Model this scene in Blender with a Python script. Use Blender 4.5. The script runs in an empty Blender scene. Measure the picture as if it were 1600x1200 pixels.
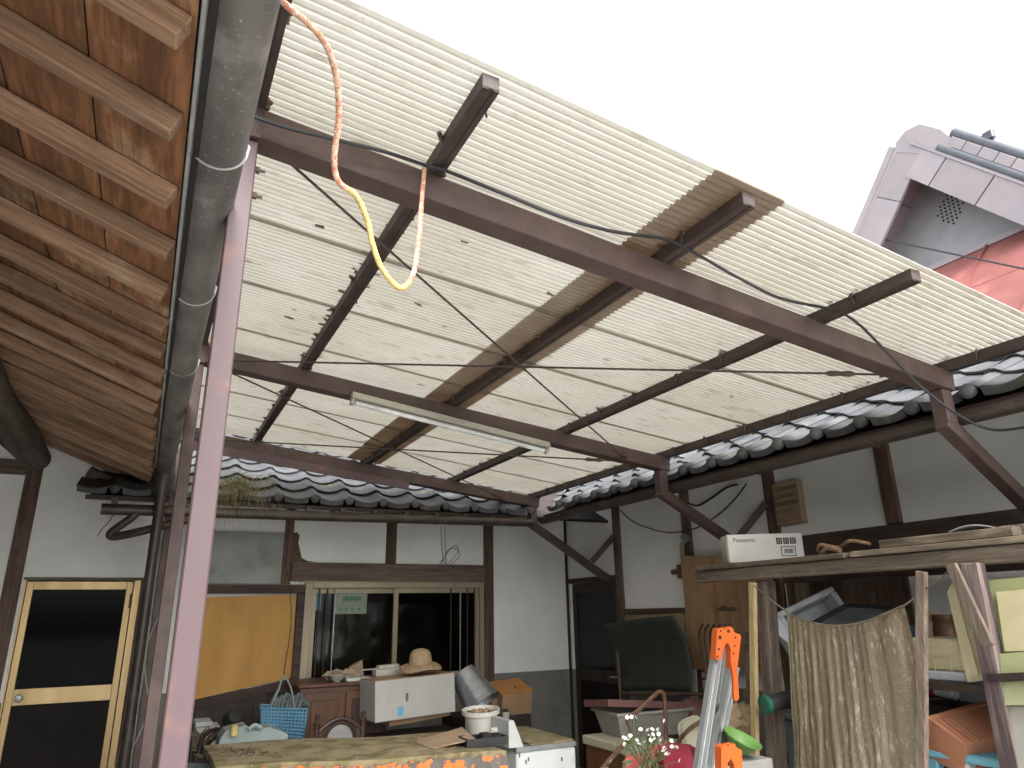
import bpy, math, random
import numpy as np
from mathutils import Vector, Matrix
random.seed(7)
R = math.radians
scene = bpy.context.scene
col = scene.collection

# ---------------------------------------------------------------- camera
CAM = Vector((0, 0, 1.57))
PITCH, YAW, ROLL, FPX = R(18.18), R(27.25), R(-1.04), 1087.0
fwd = Vector((math.sin(YAW)*math.cos(PITCH), math.cos(YAW)*math.cos(PITCH), math.sin(PITCH)))
rt0 = Vector((math.cos(YAW), -math.sin(YAW), 0)); up0 = rt0.cross(fwd)
rt = rt0*math.cos(ROLL) + up0*math.sin(ROLL); up = -rt0*math.sin(ROLL) + up0*math.cos(ROLL)
cd = bpy.data.cameras.new('camera'); cam = bpy.data.objects.new('camera', cd); col.objects.link(cam)
cd.sensor_width = 36; cd.lens = FPX/1600*36; cd.clip_start = .05; cd.clip_end = 400
cam.matrix_world = Matrix(((rt.x, up.x, -fwd.x, CAM.x), (rt.y, up.y, -fwd.y, CAM.y), (rt.z, up.z, -fwd.z, CAM.z), (0, 0, 0, 1)))
scene.camera = cam

# ---------------------------------------------------------------- light
SUN_EL, SUN_AZ = 44, 182           # soft cloudy sun, put behind the camera to fill in for the flash
w = bpy.data.worlds.new('World'); scene.world = w; w.use_nodes = True
nt = w.node_tree; nt.nodes.clear()
sky = nt.nodes.new('ShaderNodeTexSky'); sky.sky_type = 'NISHITA'; sky.sun_disc = False
sky.sun_elevation = R(SUN_EL); sky.sun_rotation = R(SUN_AZ); sky.air_density = 1.5; sky.dust_density = 5; sky.ozone_density = 1
hs = nt.nodes.new('ShaderNodeHueSaturation'); hs.inputs['Saturation'].default_value = .12
bg = nt.nodes.new('ShaderNodeBackground'); bg.inputs['Strength'].default_value = .15
wo = nt.nodes.new('ShaderNodeOutputWorld')
nt.links.new(sky.outputs[0], hs.inputs['Color']); nt.links.new(hs.outputs[0], bg.inputs[0]); nt.links.new(bg.outputs[0], wo.inputs[0])
sl = bpy.data.lights.new('sun', 'SUN'); sl.energy = .5; sl.angle = R(40); sl.color = (1, .97, .92)
so = bpy.data.objects.new('sun', sl); col.objects.link(so)
sd = Vector((math.sin(R(SUN_AZ))*math.cos(R(SUN_EL)), math.cos(R(SUN_AZ))*math.cos(R(SUN_EL)), math.sin(R(SUN_EL))))
so.rotation_euler = sd.to_track_quat('Z', 'Y').to_euler()
so.location = sd*30
scene.view_settings.view_transform = 'Standard'; scene.view_settings.look = 'None'
scene.view_settings.gamma = 1; scene.view_settings.use_curve_mapping = False
scene.view_settings.exposure = 2.0
try:
    scene.cycles.max_bounces = 14; scene.cycles.diffuse_bounces = 7; scene.cycles.transmission_bounces = 8; scene.cycles.transparent_max_bounces = 12
except Exception: pass

# ---------------------------------------------------------------- measuring: a pixel of the 1600x1200 picture on a plane of the place
def ray(x, y): return fwd + rt*((x-800)/FPX) - up*((y-600)/FPX)
def at(x, y, X=None, Y=None, Z=None):
    d = ray(x, y)
    t = X/d.x if X is not None else Y/d.y if Y is not None else (Z-CAM.z)/d.z
    return CAM + d*t

# ---------------------------------------------------------------- materials
MATS = {}
def mat(name, c1, c2=None, rough=.7, scale=6, st=(1, 1, 1), lo=.35, hi=.68, bump=.0, bscale=None, metal=0, spec=.4, rnd=.06,
        stain=None, sscale=1.6, slo=.52, shi=.72, samt=.7, grime=None, gscale=60, glo=.6, coat=0, detail=8, rvar=.12, trans=0, roty=0, fine=0):
    m = bpy.data.materials.new(name); m.use_nodes = True; n = m.node_tree; N = n.nodes; L = n.links; N.clear()
    out = N.new('ShaderNodeOutputMaterial'); b = N.new('ShaderNodeBsdfPrincipled'); L.new(b.outputs[0], out.inputs[0])
    tc = N.new('ShaderNodeTexCoord'); oi = N.new('ShaderNodeObjectInfo')
    mul = N.new('ShaderNodeVectorMath'); mul.operation = 'SCALE'; mul.inputs[0].default_value = (31, 17, 23); L.new(oi.outputs['Random'], mul.inputs['Scale'])
    add = N.new('ShaderNodeVectorMath'); L.new(tc.outputs['Object'], add.inputs[0]); L.new(mul.outputs[0], add.inputs[1])
    mp = N.new('ShaderNodeMapping'); mp.inputs['Scale'].default_value = st
    vr_ = N.new('ShaderNodeVectorRotate'); vr_.rotation_type = 'Y_AXIS'; vr_.inputs['Angle'].default_value = roty; L.new(add.outputs[0], vr_.inputs['Vector']); L.new(vr_.outputs[0], mp.inputs[0])
    c2 = c2 or tuple(x*.7 for x in c1)
    def noise(sc, vec, det=detail):
        t = N.new('ShaderNodeTexNoise'); t.inputs['Scale'].default_value = sc; t.inputs['Detail'].default_value = det; t.inputs['Roughness'].default_value = .6
        L.new(vec, t.inputs['Vector']); return t.outputs['Fac']
    def rng(f, a, c):
        t = N.new('ShaderNodeMapRange'); t.inputs[1].default_value = a; t.inputs[2].default_value = c; t.interpolation_type = 'SMOOTHSTEP'; L.new(f, t.inputs[0]); return t.outputs[0]
    def mix(f, a, c, amt=1):
        t = N.new('ShaderNodeMix'); t.data_type = 'RGBA'
        if amt != 1:
            q = N.new('ShaderNodeMath'); q.operation = 'MULTIPLY'; q.inputs[1].default_value = amt; L.new(f, q.inputs[0]); f = q.outputs[0]
        L.new(f, t.inputs[0])
        for s, v in ((6, a), (7, c)):
            if isinstance(v, tuple): t.inputs[s].default_value = (*v, 1)
            else: L.new(v, t.inputs[s])
        return t.outputs[2]
    nf = noise(scale, mp.outputs[0])
    c = mix(rng(nf, lo, hi), c1, c2)
    if stain: c = mix(rng(noise(sscale, add.outputs[0], 5), slo, shi), c, stain, samt)
    if fine: c = mix(rng(noise(scale*5, mp.outputs[0], 6), .38, .66), c, tuple(x*fine for x in c2), .55)
    if grime: c = mix(rng(noise(gscale, add.outputs[0], 3), glo, glo+.1), c, grime, .8)
    hv = N.new('ShaderNodeHueSaturation'); L.new(c, hv.inputs['Color'])
    vr = N.new('ShaderNodeMapRange'); vr.inputs[3].default_value = 1-rnd*2; vr.inputs[4].default_value = 1+rnd*2; L.new(oi.outputs['Random'], vr.inputs[0]); L.new(vr.outputs[0], hv.inputs['Value'])
    L.new(hv.outputs[0], b.inputs['Base Color'])
    rr = N.new('ShaderNodeMapRange'); rr.inputs[3].default_value = max(.03, rough-rvar); rr.inputs[4].default_value = min(1, rough+rvar); L.new(nf, rr.inputs[0]); L.new(rr.outputs[0], b.inputs['Roughness'])
    b.inputs['Metallic'].default_value = metal; b.inputs['Specular IOR Level'].default_value = spec; b.inputs['Coat Weight'].default_value = coat
    if trans: b.inputs['Transmission Weight'].default_value = trans
    if bump:
        bp = N.new('ShaderNodeBump'); bp.inputs['Strength'].default_value = bump; bp.inputs['Distance'].default_value = .01
        L.new(noise(bscale, mp.outputs[0]) if bscale else nf, bp.inputs['Height']); L.new(bp.outputs[0], b.inputs['Normal'])
    MATS[name] = m; return m
GX, GY, GZ = (.06, 1, 1), (1, .06, 1), (1, 1, .06)      # grain along x, y, z
mat('rafter', (.36, .222, .138), (.19, .112, .068), .75, 24, GX, bump=.5, stain=(.42, .34, .26), sscale=4, samt=.6, rnd=.10, roty=R(-21.8), fine=.6)
mat('board', (.22, .10, .045), (.09, .04, .018), .7, 15, (1, .09, 1), bump=.35, stain=(.42, .31, .2), sscale=3.2, slo=.5, shi=.66, samt=.6, rnd=.16, fine=.6)
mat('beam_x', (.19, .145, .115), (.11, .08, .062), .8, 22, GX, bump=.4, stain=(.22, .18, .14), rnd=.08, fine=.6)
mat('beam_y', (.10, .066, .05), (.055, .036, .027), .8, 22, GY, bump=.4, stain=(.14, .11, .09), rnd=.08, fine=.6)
mat('post', (.15, .095, .068), (.075, .048, .036), .8, 22, GZ, bump=.4, stain=(.2, .16, .13), rnd=.08, fine=.6)
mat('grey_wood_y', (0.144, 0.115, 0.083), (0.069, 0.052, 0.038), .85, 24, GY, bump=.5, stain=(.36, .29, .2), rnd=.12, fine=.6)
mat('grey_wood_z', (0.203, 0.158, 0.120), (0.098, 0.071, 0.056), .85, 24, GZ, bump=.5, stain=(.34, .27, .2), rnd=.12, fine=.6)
mat('purple_wood', (0.212, 0.162, 0.145), (0.068, 0.047, 0.047), .85, 20, GZ, bump=.6, lo=.42, hi=.6, fine=.6)
mat('pale_wood', (0.446, 0.338, 0.180), (0.360, 0.259, 0.122), .7, 22, GZ, bump=.2, fine=.6)
mat('ply', (.36, .23, .13), (.27, .165, .09), .75, 14, GZ, stain=(.42, .28, .17), bump=.15, fine=.6)
mat('log', (.13, .105, .085), (.065, .05, .04), .85, 16, GY, bump=.6, rnd=.02, fine=.6)
mat('plaster', (.80, .81, .79), (.73, .74, .73), .92, 2.2, stain=(.56, .55, .52), sscale=.9, slo=.55, shi=.85, samt=.5, bump=.05, bscale=50, rnd=0, grime=(.45, .44, .41), gscale=24, glo=.70)
mat('mud', (.13, .09, .055), (.07, .048, .03), .95, 40, bump=.8)
mat('mortar', (.20, .20, .185), (.15, .15, .14), .9, 5, stain=(.11, .11, .10), bump=.15, bscale=60, rnd=.01)
mat('tile', (.094, .096, .10), (.06, .062, .066), .6, 9, spec=.3, bump=.05, stain=(.1, .1, .1), samt=.5, rnd=.15, rvar=.1)
mat('tile_moss', (.06, .062, .066), (.04, .042, .046), .62, 9, spec=.3, bump=.1, stain=(.12, .115, .065), sscale=9, slo=.5, shi=.66, samt=.7, rnd=.12)
mat('gutter_grey', (.145, .136, .128), (.075, .07, .066), .5, 9, (1, .35, 1), spec=.5, stain=(.30, .285, .27), sscale=5, samt=.6, grime=(.38, .37, .35), gscale=110, glo=.62, bump=.08, rnd=.02)
mat('gutter_brown', (.045, .032, .026), (.03, .022, .018), .42, 6, spec=.5, stain=(.09, .075, .06), sscale=7, samt=.5)
mat('steel', (.085, .055, .050), (.06, .04, .036), .55, 7, spec=.4, stain=(.14, .09, .07), sscale=4, samt=.5, grime=(.2, .13, .1), gscale=70, glo=.7, rnd=.05)
mat('post_paint', (.109, .071, .078), (.088, .057, .064), .5, 3, GZ, spec=.4, stain=(.21, .092, .068), sscale=4, slo=.56, shi=.68, samt=.75, rnd=.0)  # brown steel paint with the pinkish flash sheen worked into its colour
mat('purlin_paint', (.055, .038, .034), (.036, .026, .023), .55, 7, spec=.4, stain=(.09, .06, .05), sscale=4, samt=.5)
mat('rod', (.06, .042, .036), (.04, .03, .026), .6, 20, spec=.4)
mat('galv', (.42, .44, .45), (.3, .32, .33), .42, 12, metal=.8, stain=(.25, .26, .26), sscale=5)
mat('wire_grey', (.35, .36, .35), rough=.6, spec=.3)
mat('gold_alu', (0.442, 0.323, 0.162), (0.383, 0.272, 0.132), .36, 8, GZ, metal=.6, spec=.5, rnd=.02)
mat('beige_alu', (.30, .26, .185), (.25, .215, .155), .45, 8, GZ, metal=.35, rnd=.02)
mat('dark_panel', (.012, .0095, .0085), (.009, .007, .0065), .6, 5, rnd=.02, spec=.15)
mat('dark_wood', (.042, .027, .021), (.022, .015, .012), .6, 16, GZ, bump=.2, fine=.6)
mat('interior', (.2, .165, .13), rough=.9)
mat('orange_ply', (.48, .27, .075), (.40, .215, .06), .75, 5, (1, 1, .25), stain=(.3, .2, .08), sscale=3, slo=.6, shi=.85, samt=.5, rnd=0)
mat('frame_wood', (.075, .043, .032), (.04, .024, .02), .7, 20, GX, bump=.3, fine=.6)
mat('tin', (.33, .345, .33), (.26, .275, .265), .6, 4, stain=(.2, .2, .17), sscale=4, metal=.15, bump=.1, bscale=3)
mat('white_carton', (0.475, 0.468, 0.446), (0.432, 0.425, 0.403), .75, 4, stain=(.5, .45, .38), sscale=4, slo=.58, shi=.8, samt=.4)
mat('brown_carton', (.34, .22, .13), (.28, .175, .10), .85, 6, stain=(.2, .13, .08), samt=.5)
mat('tan_carton', (0.324, 0.238, 0.151), (0.274, 0.194, 0.122), .85, 6, stain=(.25, .18, .1), samt=.5)
mat('rust_carton', (0.400, 0.176, 0.048), (0.264, 0.128, 0.048), .85, 8, stain=(.2, .12, .06), samt=.6)
mat('ink', (.02, .02, .022), rough=.8, spec=.2, rnd=0)
mat('sky_ink', (.12, .40, .58), rough=.7, rnd=0)
mat('faint_ink', (.42, .45, .47), rough=.7, rnd=0)
mat('paper', (0.465, 0.473, 0.420), (0.413, 0.427, 0.375), .8, 5)
mat('green_paper', (0.252, 0.300, 0.240), (0.216, 0.264, 0.216), .8, 4)
mat('green_ink', (.08, .22, .13), rough=.8)
mat('straw', (0.368, 0.264, 0.160), (0.288, 0.200, 0.120), .85, 40, bump=.5)
mat('cloth_beige', (.36, .28, .2), (.22, .165, .115), .9, 9, bump=.3)
mat('white_plastic', (0.446, 0.439, 0.396), (0.374, 0.367, 0.331), .5, 5, stain=(.3, .28, .2), sscale=6, samt=.5)
mat('cream_plastic', (0.390, 0.367, 0.277), (0.338, 0.315, 0.225), .55, 5, stain=(.3, .26, .16), sscale=5, samt=.4)
mat('enamel', (0.434, 0.448, 0.441), (0.392, 0.406, 0.399), .35, 4, stain=(.36, .33, .25), sscale=5, slo=.58, samt=.7, grime=(.15, .12, .09), gscale=45, glo=.7)
mat('moss_top', (0.168, 0.144, 0.068), (0.240, 0.192, 0.120), .95, 6, lo=.4, hi=.6, stain=(.085, .075, .03), sscale=7, slo=.46, shi=.62, samt=.8, bump=.5, bscale=40, grime=(.5, .42, .25), gscale=30, glo=.68)
mat('table_edge', (.62, .15, .02), (.45, .10, .015), .6, 10, lo=.3, hi=.7, stain=(.08, .07, .06), sscale=9, slo=.5, shi=.54, samt=1)
mat('debris', (.06, .04, .028), (.14, .095, .06), .95, 60)
mat('twig', (.18, .11, .06), (.1, .06, .035), .9, 30)
mat('blue_plastic', (0.083, 0.230, 0.351), (0.064, 0.191, 0.299), .5, 6, rnd=.03)
mat('jerry', (0.236, 0.291, 0.285), (0.198, 0.248, 0.242), .45, 5, stain=(.3, .33, .29), samt=.5)
mat('yellow_cap', (.62, .52, .2), rough=.5)
mat('black_plastic', (.015, .015, .016), (.025, .025, .026), .45, 8)
mat('rubber', (.012, .012, .012), rough=.6)
mat('cabinet', (0.120, 0.053, 0.024), (0.075, 0.032, 0.015), .45, 14, GZ, bump=.1, rnd=.04)
mat('chair_wood', (.05, .024, .017), (.03, .015, .011), .45, 14, GZ)
mat('uphol', (0.252, 0.252, 0.245), (0.196, 0.196, 0.196), .9, 30)
mat('alu', (0.425, 0.442, 0.451), (0.340, 0.357, 0.365), .38, 10, GZ, metal=.85, rnd=.03)
mat('orange_plastic', (0.437, 0.082, 0.012), (0.382, 0.066, 0.010), .5, 6, stain=(.5, .12, .04), sscale=12, samt=.5)
mat('board_green', (.028, .038, .03), (.02, .028, .022), .55, 8, stain=(.05, .06, .05), samt=.4)
mat('iron', (.10, .075, .06), (.17, .10, .065), .7, 12, metal=.4)
mat('rust_pipe', (.17, .095, .06), (.1, .055, .036), .65, 14, metal=.3)
mat('grey_plastic', (.3, .29, .26), (.25, .24, .215), .6, 5, stain=(.2, .18, .15), samt=.5)
mat('maroon_plastic', (.13, .06, .055), (.1, .045, .042), .55, 6)
mat('coral', (0.395, 0.102, 0.083), (0.332, 0.083, 0.071), .8, 8)
mat('crimson', (0.225, 0.013, 0.034), (0.150, 0.009, 0.022), .8, 8)
mat('petal', (0.680, 0.680, 0.646), rough=.7, rnd=.04)
mat('stalk', (.07, .11, .04), (.05, .08, .03), .8)
mat('weed', (.13, .15, .045), (.28, .2, .09), .85, 5, lo=.4, hi=.6)
mat('bowl_green', (0.088, 0.185, 0.044), (0.075, 0.158, 0.035), .5)
mat('cap_green', (0.014, 0.084, 0.049), rough=.45)
mat('foam', (0.446, 0.475, 0.504), (0.396, 0.418, 0.446), .8, 20, stain=(.42, .38, .3), sscale=3, samt=.6, bump=.1, bscale=120)
mat('foam_yellow', (0.490, 0.446, 0.288), (0.446, 0.403, 0.252), .8, 20, stain=(.5, .42, .25), sscale=3, samt=.4, bump=.1, bscale=120)
mat('foam_green', (0.281, 0.297, 0.140), (0.235, 0.258, 0.123), .85, 6, stain=(.36, .38, .28), samt=.6, bump=.15, bscale=70)
mat('foam_cream', (0.393, 0.357, 0.214), (0.357, 0.321, 0.190), .85, 6, bump=.15, bscale=70)
mat('terracotta', (0.345, 0.150, 0.083), (0.285, 0.120, 0.068), .65, 6, stain=(.2, .13, .09), samt=.5)
mat('stool_blue', (0.128, 0.320, 0.400), (0.096, 0.256, 0.336), .5, 6, stain=(.3, .4, .4))
mat('bin_grey', (.10, .12, .12), (.08, .095, .095), .6, 6)
mat('rope_red', (.50, .20, .14), (.58, .42, .31), .85, 60, lo=.4, hi=.6, bump=.6)
mat('rope_yellow', (.62, .48, .18), (.58, .40, .17), .85, 60, lo=.4, hi=.6, bump=.6)
mat('cable', (.03, .03, .034), rough=.55)
mat('tube_glass', (.75, .8, .8), rough=.2, spec=.6, rnd=0)
mat('lamp_case', (0.413, 0.405, 0.352), (0.360, 0.352, 0.307), .5, 5, stain=(.3, .28, .22), samt=.4)
mat('tin_red', (0.259, 0.097, 0.087), (0.221, 0.077, 0.071), .6, 3, stain=(.5, .2, .17), sscale=1.6, samt=.5, grime=(.5, .3, .25), gscale=14, glo=.7, rnd=.05)
mat('tin_lilac', (0.317, 0.288, 0.310), (0.281, 0.256, 0.277), .5, 3, stain=(.28, .28, .31), sscale=1.5, samt=.6, rnd=.04)
mat('tin_grey', (0.304, 0.323, 0.342), (0.247, 0.266, 0.285), .5, 3, stain=(.28, .28, .29), sscale=1.6, samt=.6, bump=.1, bscale=2)
mat('tile_blue', (.075, .085, .105), (.05, .058, .075), .35, 8, spec=.7)
mat('concrete', (.52, .51, .48), (.44, .43, .40), .9, 1.3, stain=(.3, .29, .26), sscale=.5, grime=(.2, .19, .17), gscale=40, bump=.2, bscale=40, rnd=0)

# thin things the light comes through
def thin(name, c, c2, tmix, dirt, scale=30, gloss=.06, stretch=(1, 1, 1), edges=None, rough=.25, bub=0):
    m = bpy.data.materials.new(name); m.use_nodes = True; n = m.node_tree; N = n.nodes; L = n.links; N.clear()
    out = N.new('ShaderNodeOutputMaterial'); tc = N.new('ShaderNodeTexCoord'); oi = N.new('ShaderNodeObjectInfo')
    mul = N.new('ShaderNodeVectorMath'); mul.operation = 'SCALE'; mul.inputs[0].default_value = (31, 17, 23); L.new(oi.outputs['Random'], mul.inputs['Scale'])
    add = N.new('ShaderNodeVectorMath'); L.new(tc.outputs['Object'], add.inputs[0]); L.new(mul.outputs[0], add.inputs[1])
    mp = N.new('ShaderNodeMapping'); mp.inputs['Scale'].default_value = stretch; L.new(add.outputs[0], mp.inputs[0])
    def noise(sc, vec, det=4):
        t = N.new('ShaderNodeTexNoise'); t.inputs['Scale'].default_value = sc; t.inputs['Detail'].default_value = det; L.new(vec, t.inputs['Vector']); return t.outputs['Fac']
    def rng(f, a, b, lo=0., hi=1.):
        t = N.new('ShaderNodeMapRange'); t.interpolation_type = 'SMOOTHSTEP'
        for i, v in ((1, a), (2, b), (3, lo), (4, hi)): t.inputs[i].default_value = v
        L.new(f, t.inputs[0]); return t.outputs[0]
    def mix(f, a, b):
        t = N.new('ShaderNodeMix'); t.data_type = 'RGBA'; L.new(f, t.inputs[0])
        for s, v in ((6, a), (7, b)):
            if isinstance(v, tuple): t.inputs[s].default_value = (*v, 1)
            else: L.new(v, t.inputs[s])
        return t.outputs[2]
    cc = mix(rng(noise(1.3, add.outputs[0]), .35, .7), c, c2)
    cc = mix(rng(noise(scale, mp.outputs[0]), .56, .72, 0, .55), cc, dirt)
    cc = mix(rng(noise(scale*4, add.outputs[0]), .62, .7, 0, .45), cc, dirt)
    if edges:
        sx = N.new('ShaderNodeSeparateXYZ'); L.new(tc.outputs['Object'], sx.inputs[0])
        for ax, e0, e1, colr, amt in edges:
            f = rng(sx.outputs[ax], e0, e1, 0, 1)
            q = N.new('ShaderNodeMath'); q.operation = 'MULTIPLY'; L.new(f, q.inputs[0])
            L.new(rng(noise(3.5, add.outputs[0]), .2, .65, amt*.5, amt), q.inputs[1])
            cc = mix(q.outputs[0], cc, colr)
    d = N.new('ShaderNodeBsdfDiffuse'); t = N.new('ShaderNodeBsdfTranslucent'); g = N.new('ShaderNodeBsdfGlossy'); g.inputs['Roughness'].default_value = rough
    for s in (d, t): L.new(cc, s.inputs[0])
    if bub:
        vo = N.new('ShaderNodeTexVoronoi'); vo.inputs['Scale'].default_value = bub; L.new(add.outputs[0], vo.inputs['Vector'])
        bp = N.new('ShaderNodeBump'); bp.inputs['Strength'].default_value = .5; bp.inputs['Distance'].default_value = .004; L.new(vo.outputs['Distance'], bp.inputs['Height'])
        for s in (d, t, g): L.new(bp.outputs[0], s.inputs['Normal'])
    m1 = N.new('ShaderNodeMixShader'); m1.inputs[0].default_value = tmix; L.new(d.outputs[0], m1.inputs[1]); L.new(t.outputs[0], m1.inputs[2])
    m2 = N.new('ShaderNodeMixShader'); m2.inputs[0].default_value = gloss; L.new(m1.outputs[0], m2.inputs[1]); L.new(g.outputs[0], m2.inputs[2])
    L.new(m2.outputs[0], out.inputs[0]); MATS[name] = m; return m
SHW = .64                      # sheet width
BRN = (.22, .148, .095)
SC = ((.42, .403, .347), (.37, .347, .285))
thin('sheet_high', *SC, .68, (.21, .175, .135), 28, stretch=(.25, 1, 1), edges=[(2, -.0005, -.005, (.215, .186, .15), .8), (1, -.296, -.306, BRN, .6), (0, .585, .592, BRN, .8)])
thin('sheet_low', *SC, .68, (.21, .175, .135), 28, stretch=(.25, 1, 1), edges=[(2, -.0005, -.005, (.215, .186, .15), .8), (1, -.296, -.306, BRN, .6), (0, -.698, -.705, BRN, .8)])
thin('sheet_high_front', *SC, .68, (.21, .175, .135), 28, stretch=(.25, 1, 1), edges=[(2, -.0005, -.005, (.215, .186, .15), .8), (0, .585, .592, BRN, .8)])
thin('sheet_low_front', *SC, .68, (.21, .175, .135), 28, stretch=(.25, 1, 1), edges=[(2, -.0005, -.005, (.215, .186, .15), .8), (0, -.698, -.705, BRN, .8)])
thin('bubble', (0.245, 0.196, 0.116), (0.202, 0.168, 0.113), .35, (.62, .58, .46), 45, gloss=.14, stretch=(1, 1, .35), rough=.2, bub=130)
def glass(name, tint, ior):
    m = bpy.data.materials.new(name); m.use_nodes = True; n = m.node_tree; N = n.nodes; L = n.links; N.clear()
    out = N.new('ShaderNodeOutputMaterial'); t = N.new('ShaderNodeBsdfTransparent'); t.inputs[0].default_value = (*tint, 1)
    g = N.new('ShaderNodeBsdfGlossy'); g.inputs['Roughness'].default_value = .06; g.inputs[0].default_value = (.8, .85, .85, 1)
    f = N.new('ShaderNodeFresnel'); f.inputs[0].default_value = ior
    mx = N.new('ShaderNodeMixShader'); L.new(f.outputs[0], mx.inputs[0]); L.new(t.outputs[0], mx.inputs[1]); L.new(g.outputs[0], mx.inputs[2]); L.new(mx.outputs[0], out.inputs[0])
    MATS[name] = m
glass('pane', (.55, .56, .55), 1.35)
glass('door_pane', (.25, .25, .25), 1.14)

# ---------------------------------------------------------------- mesh builder
V = Vector
class MB:
    def __init__(s): s.v = []; s.f = []
    def add(s, vs, fs, M=None):
        b = len(s.v); s.v += [tuple(M @ V(p)) if M else tuple(p) for p in vs]; s.f += [tuple(b+i for i in f) for f in fs]; return s
    def box(s, lo, hi, M=None, c=0):
        x0, y0, z0 = lo; x1, y1, z1 = hi
        if c <= 0:
            return s.add([(x0,y0,z0),(x1,y0,z0),(x1,y1,z0),(x0,y1,z0),(x0,y0,z1),(x1,y0,z1),(x1,y1,z1),(x0,y1,z1)],
                     [(0,3,2,1),(4,5,6,7),(0,1,5,4),(1,2,6,5),(2,3,7,6),(3,0,4,7)], M)
        # chamfered box: three shells of 8 corners
        vs = []; idx = {}
        for ix, (X, sx) in enumerate(((x0, 1), (x1, -1))):
            for iy, (Y, sy) in enumerate(((y0, 1), (y1, -1))):
                for iz, (Z, sz) in enumerate(((z0, 1), (z1, -1))):
                    idx[ix, iy, iz, 0] = len(vs); vs.append((X, Y+sy*c, Z+sz*c))
                    idx[ix, iy, iz, 1] = len(vs); vs.append((X+sx*c, Y, Z+sz*c))
                    idx[ix, iy, iz, 2] = len(vs); vs.append((X+sx*c, Y+sy*c, Z))
        fs = []
        for i in (0, 1):
            q = lambda *k: [idx[j] for j in k]
            fs.append(q((i,0,0,0),(i,1,0,0),(i,1,1,0),(i,0,1,0))[::(1 if i else -1)])
            fs.append(q((0,i,0,1),(1,i,0,1),(1,i,1,1),(0,i,1,1))[::(-1 if i else 1)])
            fs.append(q((0,0,i,2),(1,0,i,2),(1,1,i,2),(0,1,i,2))[::(1 if i else -1)])
        for a in (0, 1):
            for b in (0, 1):
                fs.append([idx[a,b,0,0], idx[a,b,1,0], idx[a,b,1,1], idx[a,b,0,1]][::(1 if a == b else -1)])
                fs.append([idx[a,0,b,0], idx[a,1,b,0], idx[a,1,b,2], idx[a,0,b,2]][::(-1 if a == b else 1)])
                fs.append([idx[0,a,b,1], idx[1,a,b,1], idx[1,a,b,2], idx[0,a,b,2]][::(1 if a == b else -1)])
                for e in (0, 1):
                    fs.append([idx[a,b,e,0], idx[a,b,e,1], idx[a,b,e,2]])
        return s.add(vs, fs, M)
    def bar(s, p, q, w, h, upv=(0, 0, 1), c=0):
        p, q = V(p), V(q); d = (q-p); L = d.length; d.normalize(); u = V(upv); sd_ = d.cross(u).normalized(); u = sd_.cross(d)
        M = Matrix(((d.x, sd_.x, u.x, p.x), (d.y, sd_.y, u.y, p.y), (d.z, sd_.z, u.z, p.z), (0, 0, 0, 1)))
        return s.box((0, -w/2, -h/2), (L, w/2, h/2), M, c)
    def tube(s, pts, r, n=8, caps=True, M=None):
        pts = [V(p) for p in pts]; rr = r if isinstance(r, (list, tuple)) else [r]*len(pts); vs = []; fs = []; u = None
        for i, p in enumerate(pts):
            d = (pts[min(i+1, len(pts)-1)] - pts[max(i-1, 0)]).normalized()
            if u is None: u = d.orthogonal().normalized()
            u = (u - d*u.dot(d)).normalized(); w_ = d.cross(u)
            for k in range(n): a = 2*math.pi*k/n; vs.append(p + (u*math.cos(a)+w_*math.sin(a))*rr[i])
        for i in range(len(pts)-1):
            for k in range(n): fs.append((i*n+k, i*n+(k+1) % n, (i+1)*n+(k+1) % n, (i+1)*n+k))
        if caps: fs.append(tuple(range(n))[::-1]); fs.append(tuple((len(pts)-1)*n+k for k in range(n)))
        return s.add(vs, fs, M)
    def lathe(s, prof, n=20, M=None, arc=2*math.pi):
        vs = []; fs = []; full = abs(arc-2*math.pi) < 1e-6; m = n if full else n+1
        for r, z in prof:
            for k in range(m): a = arc*k/n; vs.append((r*math.cos(a), r*math.sin(a), z))
        for i in range(len(prof)-1):
            for k in range(n): fs.append((i*m+k, i*m+(k+1) % m, (i+1)*m+(k+1) % m, (i+1)*m+k))
        return s.add(vs, fs, M)
    def prism(s, poly, t, M=None):            # polygon in local xy, thickness t along z
        n = len(poly); vs = [(x, y, 0) for x, y in poly] + [(x, y, t) for x, y in poly]
        return s.add(vs, [tuple(range(n))[::-1], tuple(range(n, 2*n))] + [(i, (i+1) % n, n+(i+1) % n, n+i) for i in range(n)], M)
    def quad(s, a, b, c, d, t):               # slab from four corners, thickness vector t
        t = V(t); a, b, c, d = map(V, (a, b, c, d))
        return s.add([a, b, c, d, a+t, b+t, c+t, d+t], [(0,1,2,3),(7,6,5,4),(0,4,5,1),(1,5,6,2),(2,6,7,3),(3,7,4,0)])
    def grid(s, nu, nv, fn, M=None):
        vs = [fn(i/nu, j/nv) for j in range(nv+1) for i in range(nu+1)]
        return s.add(vs, [(j*(nu+1)+i, j*(nu+1)+i+1, (j+1)*(nu+1)+i+1, (j+1)*(nu+1)+i) for j in range(nv) for i in range(nu)], M)
    def mesh(s, name, m, smooth=False):
        me = bpy.data.meshes.new(name); me.from_pydata(s.v, [], s.f); me.materials.append(MATS[m]); me.validate()
        if smooth:
            me.polygons.foreach_set('use_smooth', [True]*len(me.polygons)); me.set_sharp_from_angle(angle=R(40))
        me.update(); return me
WL = {}                                       # world position of every object built
def thing(name, loc, label, cat, group=None):
    o = bpy.data.objects.new(name, None); col.objects.link(o); o.location = loc; o.empty_display_size = .1; WL[o] = V(loc)
    o['label'] = label; o['category'] = cat
    if group: o['group'] = group
    return o
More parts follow.
